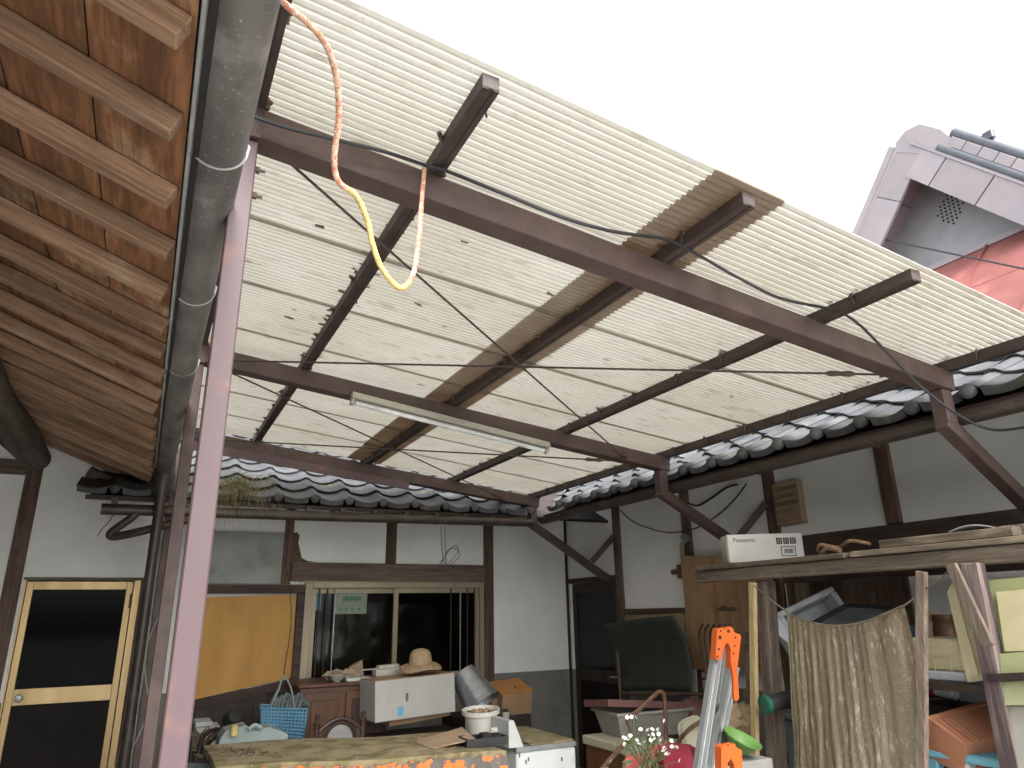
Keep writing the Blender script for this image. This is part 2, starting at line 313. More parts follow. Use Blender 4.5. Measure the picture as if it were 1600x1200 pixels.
def part(name, mb, m, parent=None, smooth=False, solid=0, label=None, kind=None):
    a = np.array(mb.v); c = V(((a.min(0)+a.max(0))/2).tolist())
    mb.v = (a-np.array(c)).tolist()
    o = bpy.data.objects.new(name, mb.mesh(name, m, smooth)); col.objects.link(o); WL[o] = c
    if parent: o.parent = parent; o.location = c - WL[parent]
    else: o.location = c
    if solid:
        md = o.modifiers.new('thickness', 'SOLIDIFY'); md.thickness = solid; md.offset = 0
    if label: o['label'] = label
    if kind: o['kind'] = kind
    return o
def single(name, mb, m, label, cat, group=None, **k):
    o = part(name, mb, m, None, **k); o['label'] = label; o['category'] = cat
    if group: o['group'] = group
    return o
def inst(name, me, loc, parent, rot=None):
    o = bpy.data.objects.new(name, me); col.objects.link(o); WL[o] = V(loc); o.parent = parent; o.location = V(loc)-WL[parent]
    if rot: o.rotation_euler = rot
    return o
def frame_m(o, xa, ya, za): return Matrix(((xa[0], ya[0], za[0], o[0]), (xa[1], ya[1], za[1], o[1]), (xa[2], ya[2], za[2], o[2]), (0, 0, 0, 1)))
def T(loc, rx=0, ry=0, rz=0): return Matrix.Translation(V(loc)) @ Matrix.Rotation(R(rz), 4, 'Z') @ Matrix.Rotation(R(ry), 4, 'Y') @ Matrix.Rotation(R(rx), 4, 'X')
def smooth_pts(pts, n=6):
    pts = [V(p) for p in pts]; out = []
    for i in range(len(pts)-1):
        p0, p1, p2, p3 = pts[max(i-1, 0)], pts[i], pts[i+1], pts[min(i+2, len(pts)-1)]
        for k in range(n):
            t = k/n; out.append(.5*((2*p1)+(p2-p0)*t+(2*p0-5*p1+4*p2-p3)*t*t+(3*p1-p0-3*p2+p3)*t**3))
    return out+[pts[-1]]
def text(body, size, m, M, parent, name='lettering', ext=.0006):
    cu = bpy.data.curves.new(name, 'FONT'); cu.body = body; cu.size = size; cu.extrude = ext
    to = bpy.data.objects.new(name, cu); col.objects.link(to); bpy.context.view_layer.update()
    me = bpy.data.meshes.new_from_object(to.evaluated_get(bpy.context.evaluated_depsgraph_get()))
    bpy.data.objects.remove(to); bpy.data.curves.remove(cu)
    me.transform(M); mb = MB(); mb.v = [tuple(v.co) for v in me.vertices]; mb.f = [tuple(p.vertices) for p in me.polygons]; bpy.data.meshes.remove(me)
    return part(name, mb, m, parent)
def holed(x0, x1, z0, z1, holes):             # cells of a wall that are not openings
    holes = [(max(h[0], x0), min(h[1], x1), max(h[2], z0), min(h[3], z1)) for h in holes]; holes = [h for h in holes if h[1] > h[0] and h[3] > h[2]]
    xs = sorted({x0, x1, *[h[0] for h in holes], *[h[1] for h in holes]}); zs = sorted({z0, z1, *[h[2] for h in holes], *[h[3] for h in holes]})
    for a, b in zip(xs, xs[1:]):
        run = None
        for c, d in zip(zs, zs[1:]):
            mx, mz = (a+b)/2, (c+d)/2
            if any(h[0] < mx < h[1] and h[2] < mz < h[3] for h in holes):
                if run: yield (a, b, *run); run = None
            else: run = (run[0], d) if run else (c, d)
        if run: yield (a, b, *run)

# ================================================================ SETTING
g = part('ground', MB().box((-60, -60, -.3), (60, 60, 0)), 'concrete'); g['kind'] = 'structure'

# ================================================================ LEFT HOUSE: deep eave of rafters and boards
SL = math.tan(R(21.8))
lh = thing('left_house', (-2.4, 3.5, 0), 'timber house on the left whose deep raftered eave overhangs the yard', 'house')
EX, EZ = -.055, 2.62                          # rafter tip, underside
def soff(x): return EZ + (EX-x)*SL            # underside of the rafters
RW, RH = .049, .060
for i, y in enumerate([.28, .6, .91, 1.22, 1.53, 1.85, 2.16, 2.5, 2.82, 3.12, 3.45, 3.79, 4.11, 4.41, 4.75, 5.06, 5.40, 5.71, 6.02, 6.34, 6.66]):
    tip = EX + random.uniform(-.012, .012); dy = random.uniform(-.008, .008)
    mb = MB().bar((tip, y+RW/2, soff(tip)+RH*.54), (-2.35, y+RW/2+dy, soff(-2.35)+RH*.54), RW, RH, (0, 0, 1), .004)
    part('rafter', mb, 'rafter', lh)
bw = .205; x = EX + .01
k = 0
while x > -2.3:
    x1 = x - bw*random.uniform(.92, 1.08)
    z = lambda q: soff(q) + RH*1.085 + random.uniform(0, .003)
    za, zb = z(x-.002), z(x1+.002)
    part('roof_board', MB().quad((x-.002, .05, za), (x1+.002, .05, zb), (x1+.002, 6.98, zb), (x-.002, 6.98, za), (0, 0, .014)), 'board', lh)
    x = x1; k += 1
part('roof_cover', MB().quad((.0, -.2, soff(0)+.12), (-3.2, -.2, soff(-3.2)+.12), (-3.2, 7.6, soff(-3.2)+.12), (0, 7.6, soff(0)+.12), (0, 0, .09)), 'tile', lh)
part('eave_strip', MB().box((-.042, .05, 2.675), (-.030, 6.4, 2.735), c=.003), 'wire_grey', lh)
part('eave_gap_shade', MB().box((-.028, .05, 2.66), (-.012, 6.3, 2.74)), 'rubber', lh)  # black strip in place of the shaded gap along the eave edge
for k in range(24): part('wall_plank', MB().box((-1.86, -1.0+.332*k, 0), (-1.80+.004*(k % 2), -1.0+.332*k+.328, 3.2)), 'dark_wood', lh)  # unseen side wall, set close and dark-boarded to dim light on the left
lg = []
for i in range(15):
    t = i/14; lg.append((-.95+.02*math.sin(t*7), .2+6.72*t, 2.88+.015*math.sin(t*5)))
part('log_purlin', MB().tube(lg, [.115+.012*math.sin(i*1.7)+.02*(1-i/14) for i in range(15)], 14), 'log', lh, smooth=True)
# eave gutter: half-round trough with wire brackets and an outlet at its far end
def trough(pa, pb, r, n=10, t=.004):
    pa, pb = V(pa), V(pb); mb = MB(); d = (pb-pa).normalized(); s_ = d.cross(V((0, 0, 1))).normalized(); u = V((0, 0, 1))
    rows = []
    segs = 14
    for j in range(segs+1):
        p = pa.lerp(pb, j/segs); rr = r*(1+.012*math.sin(j*2.3))
        rows.append([p + s_*math.cos(math.pi+math.pi*k/n)*rr + u*math.sin(math.pi+math.pi*k/n)*rr for k in range(n+1)] +
                    [p + s_*math.cos(-math.pi*k/n)*(rr-t) + u*math.sin(-math.pi*k/n)*(rr-t) for k in range(n+1)])
    m = len(rows[0]); vs = [q for r_ in rows for q in r_]
    fs = [(j*m+k, j*m+(k+1) % m, (j+1)*m+(k+1) % m, (j+1)*m+k) for j in range(segs) for k in range(m)]
    fs += [tuple(range(m)), tuple(segs*m+k for k in range(m))]
    return mb.add(vs, fs)
gl = part('gutter', trough((.028, .12, 2.715), (.028, 5.95, 2.70), .066), 'gutter_grey', lh, smooth=True)
for y in (.75, 1.66, 2.56, 3.42, 4.35, 5.3):
    a = [(.028+.0695*math.cos(math.pi+math.pi*k/12), y, 2.713+.0695*math.sin(math.pi+math.pi*k/12)) for k in range(13)]
    part('gutter_bracket', MB().tube([(-.09, y-.02, 2.70), (-.06, y-.01, 2.735)]+a+[(.1, y, 2.728), (.085, y, 2.745)], .0035, 6), 'wire_grey', gl, smooth=True)
part('gutter_outlet', MB().lathe([(.075, .30), (.07, .2), (.066, .12), (.04, .0), (.04, -.12)], 14, T((.03, 5.99, 2.44))), 'gutter_brown', lh, smooth=True)
part('downpipe', MB().tube([(.03, 5.99, 2.34), (.03, 6.0, 2.0), (.035, 6.0, 0.05)], .038, 12), 'gutter_brown', lh, smooth=True)

# ================================================================ BACK HOUSE
WY = 7.0
bh = thing('back_house', (1.6, WY, 0), 'white plastered house across the back with a low tiled eave', 'house')
DX0, DX1, DZ = -.86, -.02, 1.89               # door opening
WX0, WX1, WZ0, WZ1 = 1.36, 3.215, .90, 1.875  # window opening
OX0, OX1, OZ0, OZ1 = .36, 1.30, .86, 1.84     # boarded opening
mb = MB()
holes = [(DX0, DX1, 0.02, DZ), (WX0, WX1, WZ0, WZ1)]
for a, b, c, d in holed(-.38, 4.27, .975, 2.83, holes): mb.box((a, WY, c), (b, WY+.12, d))
for a, b, c, d in holed(-2.36, -.38, .975, 2.7, holes): mb.box((a, WY, c), (b, WY+.12, d))
mb.prism([(-2.36, 2.7), (-.38, 2.7), (-.38, soff(-.38)+.1), (-2.36, soff(-2.36)+.1)], .12, frame_m((0, WY+.12, 0), (1, 0, 0), (0, 0, 1), (0, -1, 0)))
part('wall', mb, 'plaster', bh)
mb = MB()
for a, b, c, d in holed(-2.36, 4.27, 0, .975, holes): mb.box((a, WY-.006, c), (b, WY+.12, d))
part('base_wall', mb, 'mortar', bh)
# dark rooms behind the openings
part('inner_room', MB().box((-2.3, 9.4, 0), (4.2, 9.5, 3)).box((-2.36, 7.13, 2.5), (4.27, 9.4, 2.6)).box((-2.36, 7.13, 0), (-2.26, 9.4, 2.5)).box((4.17, 7.13, 0), (4.27, 9.4, 2.5)).box((.2, 7.13, 0), (.3, 9.4, 2.5)).box((1.39, 7.5, 0), (2.15, 7.6, 2.4)), 'interior', bh)
def wpost(x0, x1, z0, z1, name='post', m='post', y=WY-.028, parent=bh): return part(name, MB().box((x0, y, z0), (x1, WY+.01, z1), c=.006), m, parent)
wpost(-1.0, -.885, 0, 2.86)
wpost(-2.3, -1.003, 2.735, 2.86, 'rail', 'beam_x')
wpost(.30, .41, 1.87, 2.6, m='dark_wood'); wpost(1.135, 1.215, 1.86, 2.6); wpost(2.135, 2.24, 2.06, 2.6); wpost(3.22, 3.33, .2, 2.6)
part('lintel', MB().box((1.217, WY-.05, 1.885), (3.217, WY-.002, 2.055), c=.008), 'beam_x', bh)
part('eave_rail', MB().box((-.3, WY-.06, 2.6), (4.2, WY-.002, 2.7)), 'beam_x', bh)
part('corner_strip', MB().box((4.24, WY-.02, 0), (4.264, WY-.002, 2.6)), 'dark_wood', bh)  # thin dark strip down the inner corner of the walls
# patch where the plaster has broken away to the mud
prof = [(1.217, 2.06), (1.217, 2.33), (1.25, 2.34), (1.275, 2.31), (1.268, 2.24), (1.29, 2.17), (1.31, 2.10), (1.36, 2.075), (1.46, 2.062)]
part('broken_plaster', MB().prism(prof, .005, frame_m((0, WY-.001, 0), (1, 0, 0), (0, 0, 1), (0, -1, 0))), 'mud', bh)
# door with gold aluminium frame
dr = part('door', MB().box((DX0+.012, WY+.02, .03), (DX0+.062, WY+.055, DZ-.012), c=.003).box((DX1-.11, WY+.02, .03), (DX1-.06, WY+.055, DZ-.012), c=.003)
          .box((DX0+.0625, WY+.021, DZ-.075), (DX1-.1105, WY+.054, DZ-.013)).box((DX0+.0625, WY+.021, .95), (DX1-.1105, WY+.054, 1.065)).box((DX0+.0625, WY+.021, .03), (DX1-.1105, WY+.054, .16)), 'gold_alu', bh)
part('pane', MB().box((DX0+.06, WY+.036, 1.06), (DX1-.108, WY+.041, DZ-.07)), 'door_pane', dr)
part('lower_panel', MB().box((DX0+.06, WY+.036, .155), (DX1-.108, WY+.041, .955)), 'dark_panel', dr)
part('door_knob', MB().lathe([(.0, .07), (.022, .068), (.028, .055), (.022, .04), (.011, .035), (.011, .012), (.026, .01), (.026, 0)], 16, frame_m((DX0+.105, WY+.02, 1.005), (1, 0, 0), (0, 0, 1), (0, -1, 0))), 'galv', dr, smooth=True)
part('hinge', MB().box((DX1-.075, WY+.0, 1.66), (DX1-.05, WY+.019, 1.78), c=.002), 'iron', dr)
part('door_jamb', MB().box((DX1-.056, WY-.012, .02), (DX1-.003, WY+.06, DZ-.002), c=.003), 'gold_alu', bh)
part('door_jamb', MB().box((DX0+.001, WY-.012, .02), (DX0+.010, WY+.06, DZ-.002)), 'gold_alu', bh)
part('door_head', MB().box((DX0-.01, WY-.016, DZ+.001), (DX1+.02, WY-.002, DZ+.02)), 'beam_x', bh)
wpost(DX1+.002, DX1+.055, 0, DZ, 'door_post', 'post', WY-.03)
part('conduit', MB().tube([(.075, WY-.03, .05), (.075, WY-.03, 2.55)], .02, 10), 'wire_grey', bh, smooth=True)
part('dark_post', MB().box((.12, WY-.06, 0), (.235, WY-.003, 2.6), c=.004), 'dark_wood', bh)
# window: beige aluminium frame, two sashes, upright rods of a folded grille, paper inside
wn = part('window', MB().box((WX0+.001, WY-.03, WZ0), (WX0+.075, WY+.07, WZ1-.001), c=.003).box((WX1-.05, WY-.03, WZ0), (WX1-.001, WY+.07, WZ1-.001), c=.003)
          .box((WX0+.0755, WY-.028, WZ1-.05), (WX1-.0505, WY+.069, WZ1-.002)).box((WX0+.0755, WY-.028, WZ0+.001), (WX1-.0505, WY+.069, WZ0+.05)), 'beige_alu', bh)
for sx0, sx1, yy in ((WX0+.076, 2.30, .030), (2.24, WX1-.051, .002)):
    sh = part('sash', MB().box((sx0, WY+yy, WZ0+.052), (sx0+.045, WY+yy+.024, WZ1-.052)).box((sx1-.045, WY+yy, WZ0+.052), (sx1, WY+yy+.024, WZ1-.052))
         .box((sx0+.0452, WY+yy+.001, WZ1-.10), (sx1-.0452, WY+yy+.023, WZ1-.053)).box((sx0+.0452, WY+yy+.001, WZ0+.053), (sx1-.0452, WY+yy+.023, WZ0+.12)), 'beige_alu', wn)
    part('pane', MB().box((sx0+.044, WY+yy+.01, WZ0+.11), (sx1-.044, WY+yy+.014, WZ1-.095)), 'pane', sh)
for xx in (1.50, 1.575, 1.65, 2.845, 2.95, 3.03, 3.11):
    part('grille_rod', MB().box((xx-.006, WY-.020, WZ0+.052), (xx+.006, WY-.004, WZ1-.055), c=.003), 'galv' if xx in (1.65, 2.95) else 'dark_wood', wn)
pc = part('notice_paper', MB().box((1.665, WY+.034, 1.585), (1.975, WY+.036, 1.772)), 'green_paper', wn)
pm = MB()
for i in range(9): pm.box((1.735+.02*i, WY+.0325, 1.695+.008*(i % 3)), (1.752+.02*i, WY+.0338, 1.738+.006*((i*2) % 3)))
for i in range(4): pm.box((1.70+.062*i, WY+.0325, 1.618), (1.722+.062*i, WY+.0338, 1.64))
part('print', pm, 'green_ink', wn, kind='stuff')
part('blue_sticker', MB().box((1.482, WY+.034, 1.62), (1.53, WY+.036, 1.772)), 'blue_plastic', wn)
part('window_head', MB().box((1.30, WY-.045, WZ1+.0), (3.217, WY-.003, WZ1+.009)), 'beige_alu', bh)
# planks under the boarded opening
for i in range(9):
    x0 = .30+.115*i; part('wall_plank', MB().box((x0, WY-.022, .05), (x0+.111, WY-.007, .93), c=.002), 'dark_wood', bh)

# boarded-up hatch with orange ply
hb = thing('notice_board', (.85, WY-.03, .9), 'orange plywood panel in a dark wood frame between pink post and window', 'panel')
P = lambda x, y: at(x, y, Y=WY-.045)
a, b, c, d = P(296, 934), P(462, 929), P(458, 1058), P(292, 1096)
part('panel', MB().quad(a, b, c, d, (0, .012, 0)), 'orange_ply', hb)
part('frame_rail', MB().box((.30, WY-.075, 1.775), (1.355, WY-.031, 1.852), c=.004), 'frame_wood', hb)
part('frame_stile', MB().box((1.285, WY-.074, .80), (1.356, WY-.032, 1.773), c=.004), 'frame_wood', hb)
part('frame_rail', MB().quad(P(458, 1060), P(292, 1098), P(292, 1113), P(458, 1074), (0, .02, 0)), 'frame_wood', hb)
ts = MB().grid(8, 6, lambda u, v: V((.50+.63*u, WY-.036-.006*math.sin(u*5)*math.sin(v*4), 1.862+.46*v)))
single('tin_sheet', ts, 'tin', 'dull grey tin sheet nailed to the wall above the orange panel', 'metal sheet', solid=.003)

# tiles ------------------------------------------------------------
TW, TL, PT = .30, .26, math.tan(R(27))
def tile_mesh(name, m, eave=False):
    mb = MB(); n = 12; t = .014
    def zc(u): # u in 0..1 across the tile
        return -.022*math.sin(math.pi*u/.68) if u < .68 else .026*math.sin(math.pi*(u-.68)/.32)
    rows = []
    for j, (v, lift) in enumerate(((0, .021), (.4, .010), (1, -.004))):
        rows.append([V(((i/n-.5)*TW*1.02, v*TL*1.12, zc(i/n)+lift)) for i in range(n+1)])
    vs = [p for r_ in rows for p in r_]; k = n+1
    fs = [(j*k+i, j*k+i+1, (j+1)*k+i+1, (j+1)*k+i) for j in range(2) for i in range(n)]
    b0 = len(vs); vs += [p-V((0, -.004, t)) for p in rows[0]]; fs += [(i, i+1, b0+i+1, b0+i) for i in range(n)]
    b1 = len(vs); vs += [p-V((0, 0, t)) for p in rows[2]]; fs += [(b0+i, b0+i+1, b1+i+1, b1+i) for i in range(n)]
    mb.add(vs, fs)
    if eave:
        lip = [V(((i/n-.5)*TW*.98, -.004, zc(i/n)+.022)) for i in range(9)]; low = [V((p.x, -.004, min(p.z-.02, -.028-.012*math.sin(math.pi*i/8)))) for i, p in enumerate(lip)]
        q = len(lip); mb.add(lip+low+[p+V((0, .014, 0)) for p in lip]+[p+V((0, .014, 0)) for p in low],
                             [(i, i+1, q+i+1, q+i) for i in range(q-1)]+[(2*q+i, 2*q+i+1, 3*q+i+1, 3*q+i) for i in range(q-1)]+[(q+i, q+i+1, 3*q+i+1, 3*q+i) for i in range(q-1)])
        mb.lathe([(.0, .034), (.017, .031), (.031, .021), (.038, .004), (.038, -.02)], 14, frame_m((.34*TW, -.012, .012), (1, 0, 0), (0, 0, 1), (0, -1, 0)))
    return mb.mesh(name, m, True)
T_IN = {k: (tile_mesh('roof_tile', m), tile_mesh('eave_tile', m, True)) for k, m in (('clean', 'tile'), ('moss', 'tile_moss'))}
pit = math.atan(PT)
for c in range(13):                            # back roof: eave faces the yard
    xc = -.39 + TW*c
    for r_ in range(10 if c > 1 else 1):
        y = 6.085 + r_*TL*math.cos(pit); z = 2.515 + r_*TL*math.sin(pit)
        ks = 'moss' if (r_ < 2 and (c < 6 or random.random() < .45)) else 'clean'
        inst('eave_tile' if r_ == 0 else 'roof_tile', T_IN[ks][r_ == 0], (xc+random.uniform(-.004, .004), y, z+random.uniform(-.003, .003)), bh, (pit, random.uniform(-.012, .012), random.uniform(-.012, .012)))
part('ridge', MB().tube([(-.4, 8.75, 2.475+2.61*PT+.12), (4.4, 8.75, 2.475+2.61*PT+.12)], .13, 12), 'tin_lilac', bh, smooth=True)
part('roof_deck', MB().quad((.06, 6.14, 2.475), (4.3, 6.14, 2.475), (4.3, 9.5, 2.475+3.36*PT), (.06, 9.5, 2.475+3.36*PT), (0, 0, -.03)), 'dark_wood', bh)
part('roof_deck', MB().quad((-.45, 6.14, 2.475), (.05, 6.14, 2.475), (.05, 6.7, 2.475+.56*PT), (-.45, 6.7, 2.475+.56*PT), (0, 0, -.03)), 'dark_wood', bh)
part('fascia', MB().box((-.48, 6.13, 2.44), (3.5, 6.15, 2.475)), 'dark_wood', bh)
gb = part('gutter', MB().tube([(-.36, 6.1, 2.365), (1.5, 6.1, 2.385), (3.34, 6.1, 2.41)], .042, 12), 'gutter_brown', bh, smooth=True)
for i in range(14):
    x0 = -.3+.29*i
    if x0 < 3.4: part('gutter_bracket', MB().box((x0, 6.085, 2.40+.012*x0/1.2), (x0+.04, 6.135, 2.455)), 'gutter_brown', gb)
for x0 in (.35, 1.35, 2.3, 3.1):
    z = 2.365+.0125*(x0+.36); part('joint_ring', MB().tube([(x0, 6.1, z), (x0+.04, 6.1, z)], .046, 12), 'gutter_brown', gb, smooth=True)
part('downpipe', MB().tube(smooth_pts([(-.12, 6.1, 2.35), (-.16, 6.11, 2.30), (-.27, 6.15, 2.20), (-.25, 6.17, 2.17), (-.1, 6.1, 2.20), (.1, 6.05, 2.26), (.35, 6.0, 2.33)], 6), .031, 12), 'gutter_brown', bh, smooth=True)
part('end_log', MB().tube([(-.52, 6.55, 2.72), (-.30, 6.55, 2.62)], .05, 12), 'log', bh, smooth=True)

# ================================================================ RIGHT HOUSE
WXR = 4.27
rh = thing('right_house', (WXR, 3, 0), 'white plastered house along the right side behind the timber shelf', 'house')
RY0, RY1, RZ = 6.05, 6.955, 1.865
mb = MB()
for a, b, c, d in holed(-3, 7.0, .975, 2.80, [(RY0, RY1, .02, RZ)]): mb.box((WXR, a, c), (WXR+.12, b, d))
part('wall', mb, 'plaster', rh)
mb = MB()
for a, b, c, d in holed(-3, 7.0, 0, .975, [(RY0, RY1, .02, RZ)]): mb.box((WXR-.006, a, c), (WXR+.12, b, d))
part('base_wall', mb, 'mortar', rh)
for y0, z0, z1 in ((5.93, 0, 2.75), (4.86, 0, 2.75), (3.86, 2.07, 2.75), (2.87, 2.07, 2.75), (1.9, 2.07, 2.75), (3.9, 0, 1.85)):
    part('post', MB().box((WXR-.03, y0, z0), (WXR+.01, y0+.105, z1), c=.006), 'post', rh)
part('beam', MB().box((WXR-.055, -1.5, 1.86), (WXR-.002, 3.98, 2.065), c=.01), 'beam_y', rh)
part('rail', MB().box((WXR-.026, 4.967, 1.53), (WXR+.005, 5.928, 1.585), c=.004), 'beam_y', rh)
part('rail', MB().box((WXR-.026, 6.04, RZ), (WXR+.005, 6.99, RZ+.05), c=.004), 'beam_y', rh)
for i in range(11):                            # boarding under the beam behind the shelf
    y0 = 1.2+.243*i
    part('wall_plank', MB().box((WXR-.024, y0, .4), (WXR-.008, y0+.238, 1.30 if y0 < 2.75 else 1.85), c=.002), 'post', rh)
rd = part('door', MB().box((WXR+.02, RY0+.01, .03), (WXR+.05, RY0+.085, RZ-.01)).box((WXR+.02, RY1-.085, .03), (WXR+.05, RY1-.01, RZ-.01))
     .box((WXR+.021, RY0+.0855, RZ-.10), (WXR+.049, RY1-.0855, RZ-.011)).box((WXR+.021, RY0+.0855, .88), (WXR+.049, RY1-.0855, .99)), 'dark_wood', rh)
part('pane', MB().box((WXR+.032, RY0+.083, .985), (WXR+.037, RY1-.083, RZ-.098)), 'pane', rd)
part('lower_panel', MB().box((WXR+.03, RY0+.083, .03), (WXR+.038, RY1-.083, .885)), 'dark_panel', rd)
part('inner_room', MB().box((WXR+.9, 5.9, 0), (WXR+.95, 7.1, 2.2)).box((WXR+.12, 5.9, 2.0), (WXR+.9, 7.1, 2.05)).box((WXR+.12, 5.85, 0), (WXR+.9, 5.9, 2.0)).box((WXR+.12, 7.1, 0), (WXR+.9, 7.15, 2.0)), 'interior', rh)
part('door_handle', MB().tube([(WXR+.02, RY0+.05, .95), (WXR-.03, RY0+.05, .95), (WXR-.035, RY0+.06, .95), (WXR-.035, RY0+.16, .945)], .009, 8), 'galv', rd, smooth=True)
vt = part('vent', MB().box((WXR-.06, 3.60, 2.155), (WXR-.002, 3.84, 2.475), c=.004), 'tan_carton', rh)
for i in range(5): part('louvre', MB().bar((WXR-.066, 3.615, 2.20+.056*i), (WXR-.066, 3.825, 2.20+.056*i), .006, .045, (.5, 0, 1)), 'tan_carton', vt)
ro = pit
for c in range(28):                            # right roof: rows climb to the right
    yc = -1.6 + TW*c - .035
    for r_ in range(5):
        if yc > 6.1 + r_*TL*.93: continue
        x_ = 3.47 + r_*TL*math.cos(pit); z = 2.545 + r_*TL*math.sin(pit)
        ks = 'moss' if (r_ == 0 and random.random() < .35) else 'clean'
        inst('eave_tile' if r_ == 0 else 'roof_tile', T_IN[ks][r_ == 0], (x_, yc+random.uniform(-.004, .004), z+random.uniform(-.003, .003)), rh, (pit, random.uniform(-.01, .01), -math.pi/2+random.uniform(-.01, .01)))
part('roof_deck', MB().quad((3.52, -1.8, 2.50), (3.52, 6.15, 2.50), (6.5, 6.15, 2.50+2.98*PT), (6.5, -1.8, 2.50+2.98*PT), (0, 0, -.03)), 'dark_wood', rh)
part('fascia', MB().box((3.51, -1.8, 2.44), (3.53, 6.2, 2.50)), 'frame_wood', rh)
gr = part('gutter', trough((3.465, -1.7, 2.455), (3.465, 6.12, 2.455), .056), 'gutter_brown', rh, smooth=True)
for y in (.6, 1.5, 2.4, 3.25, 4.0, 4.9, 5.7):
    a = [(3.465+.0595*math.cos(math.pi+math.pi*k/10), y, 2.453+.0595*math.sin(math.pi+math.pi*k/10)) for k in range(11)]
    part('gutter_bracket', MB().tube(a+[(3.535, y, 2.49)], .0045, 6), 'gutter_brown', gr, smooth=True)
lg = thing('wall_lamp_arm', (WXR-.05, 4.83, 2.05), 'grey bent pipe arm sticking out above the plywood panel', 'pipe')
part('arm', MB().tube(smooth_pts([(WXR-.03, 4.97, 2.0), (WXR-.06, 4.94, 2.04), (WXR-.11, 4.88, 2.11), (WXR-.14, 4.80, 2.155)], 5), .021, 10), 'cream_plastic', lg, smooth=True)
part('arm_end', MB().lathe([(.0, .01), (.036, .008), (.04, -.01), (.0, -.02)], 14, T((WXR-.145, 4.79, 2.16), 60, -20)), 'galv', lg, smooth=True)
part('junction_box', MB().box((WXR-.07, 4.95, 1.83), (WXR-.032, 5.03, 1.95), c=.005).tube([(WXR-.05, 5.03, 1.89), (WXR-.05, 5.11, 1.89)], .022, 10), 'iron', lg)

# ================================================================ RED TIN FARMHOUSE ROOF BEYOND
XG = 7.0
fh = thing('farmhouse', (9.5, 3.85, 0), 'old farmhouse beyond with a red tin hip roof and grey vented gable', 'house')
AP = V((XG, 3.70, 6.31)); HB = 5.0; GS = math.tan(R(50))
W0 = (AP.z-HB)/GS
part('gable_wall', MB().prism([(-W0, 0), (W0, 0), (0, AP.z-HB)], .1, frame_m((XG+.22, AP.y, HB), (0, -1, 0), (0, 0, 1), (-1, 0, 0))), 'tin_grey', fh)
vh = MB().lathe([(0, .006), (.011, .006), (.011, 0)], 8, frame_m((0, 0, 0), (0, -1, 0), (0, 0, 1), (-1, 0, 0))).mesh('vent_hole', 'ink')
for i in range(7):
    for j in range(9):
        u, v = (i-3)*.045, (j-4)*.042
        if abs(u)/.17+abs(v)/.19 <= 1: inst('vent_hole', vh, (XG+.12, AP.y-.10-u, HB+.55+v), fh)
for s in (1, -1):
    dv = V((0, s*math.cos(R(50)), -math.sin(R(50)))); nv = V((0, s*math.sin(R(50)), math.cos(R(50))))
    # bargeboard: three clad lengths along the verge
    L_ = 1.75 if s == 1 else 1.75
    for k in range(3):
        k0 = .004 if s == 1 else .012
        p, q = AP+dv*(k*L_/3+(k0 if k else (.0 if s == 1 else .27)))-nv*.13, AP+dv*((k+1)*L_/3-.004)-nv*.13
        bx_ = V((-.28 if s == 1 else -.286, 0, 0)); part('bargeboard', MB().bar(p+bx_, q+bx_, .035, .30, nv), 'tin_lilac', fh)
        part('verge_soffit', MB().quad(p+V((-.26, 0, 0))+nv*.02, q+V((-.26, 0, 0))+nv*.02, q+V((.12, 0, 0))+nv*.02, p+V((.12, 0, 0))+nv*.02, nv*.02), 'tin_lilac', fh)
    for k in range(4):                         # slope panels
        a = AP + V((-.3+k*1.3, 0, .03)); b = a+V((1.295, 0, 0)); e = dv*3.2
        part('roof_panel', MB().quad(a, b, b+e, a+e, nv*.04), 'tin_lilac', fh)
    if s == -1:
        part('verge_edge', MB().tube([AP+V((-.27, 0, 0))+dv*.42+nv*.085, AP+V((-.27, 0, 0))+dv*2.3+nv*.085], .045, 10), 'tile_blue', fh, smooth=True)
        part('verge_flashing', MB().bar(AP+V((-.30, 0, 0))+dv*.1+nv*.035, AP+V((-.30, 0, 0))+dv*2.3+nv*.035, .02, .02, nv), 'tin_lilac', fh)
        for k in range(10):                    # upright face of the descending ridge, tile by tile
            p = AP+V((-.25, 0, 0))+dv*(.50+.19*k)+nv*.17; part('verge_tile', MB().bar(p, p+dv*.183, .10, .10, nv, .006), 'tin_lilac', fh)
        vr2 = part('verge_ridge', MB().tube([AP+V((-.25, 0, 0))+dv*.46+nv*.255, AP+V((-.25, 0, 0))+dv*2.4+nv*.255], .05, 12), 'tile_blue', fh, smooth=True)
        for k in range(3): part('ridge_stud', MB().box((-.03, -.05, -.03), (.03, .05, .07), T(AP+V((-.25, 0, 0))+dv*(.85+.55*k)+nv*.31), .012), 'tile_blue', vr2)
    else: part('verge_edge', MB().tube([AP+V((-.27, .05, -.02))+nv*.085, AP+V((-.27, 0, 0))+dv*2.2+nv*.085], .05, 10), 'tin_lilac', fh, smooth=True)
part('ridge_end', MB().prism([(-.10, -.04), (.42, -.42), (.50, -.30), (.40, -.10), (.22, .10), (.06, .12), (-.06, .06)], .12, frame_m((XG-.18, AP.y, AP.z), (0, -1, 0), (0, 0, 1), (-1, 0, 0))), 'tin_lilac', fh)
part('ridge_cap', MB().tube([AP+V((-.2, 0, .05)), AP+V((5, 0, .05))], .13, 14), 'tile_blue', fh, smooth=True)
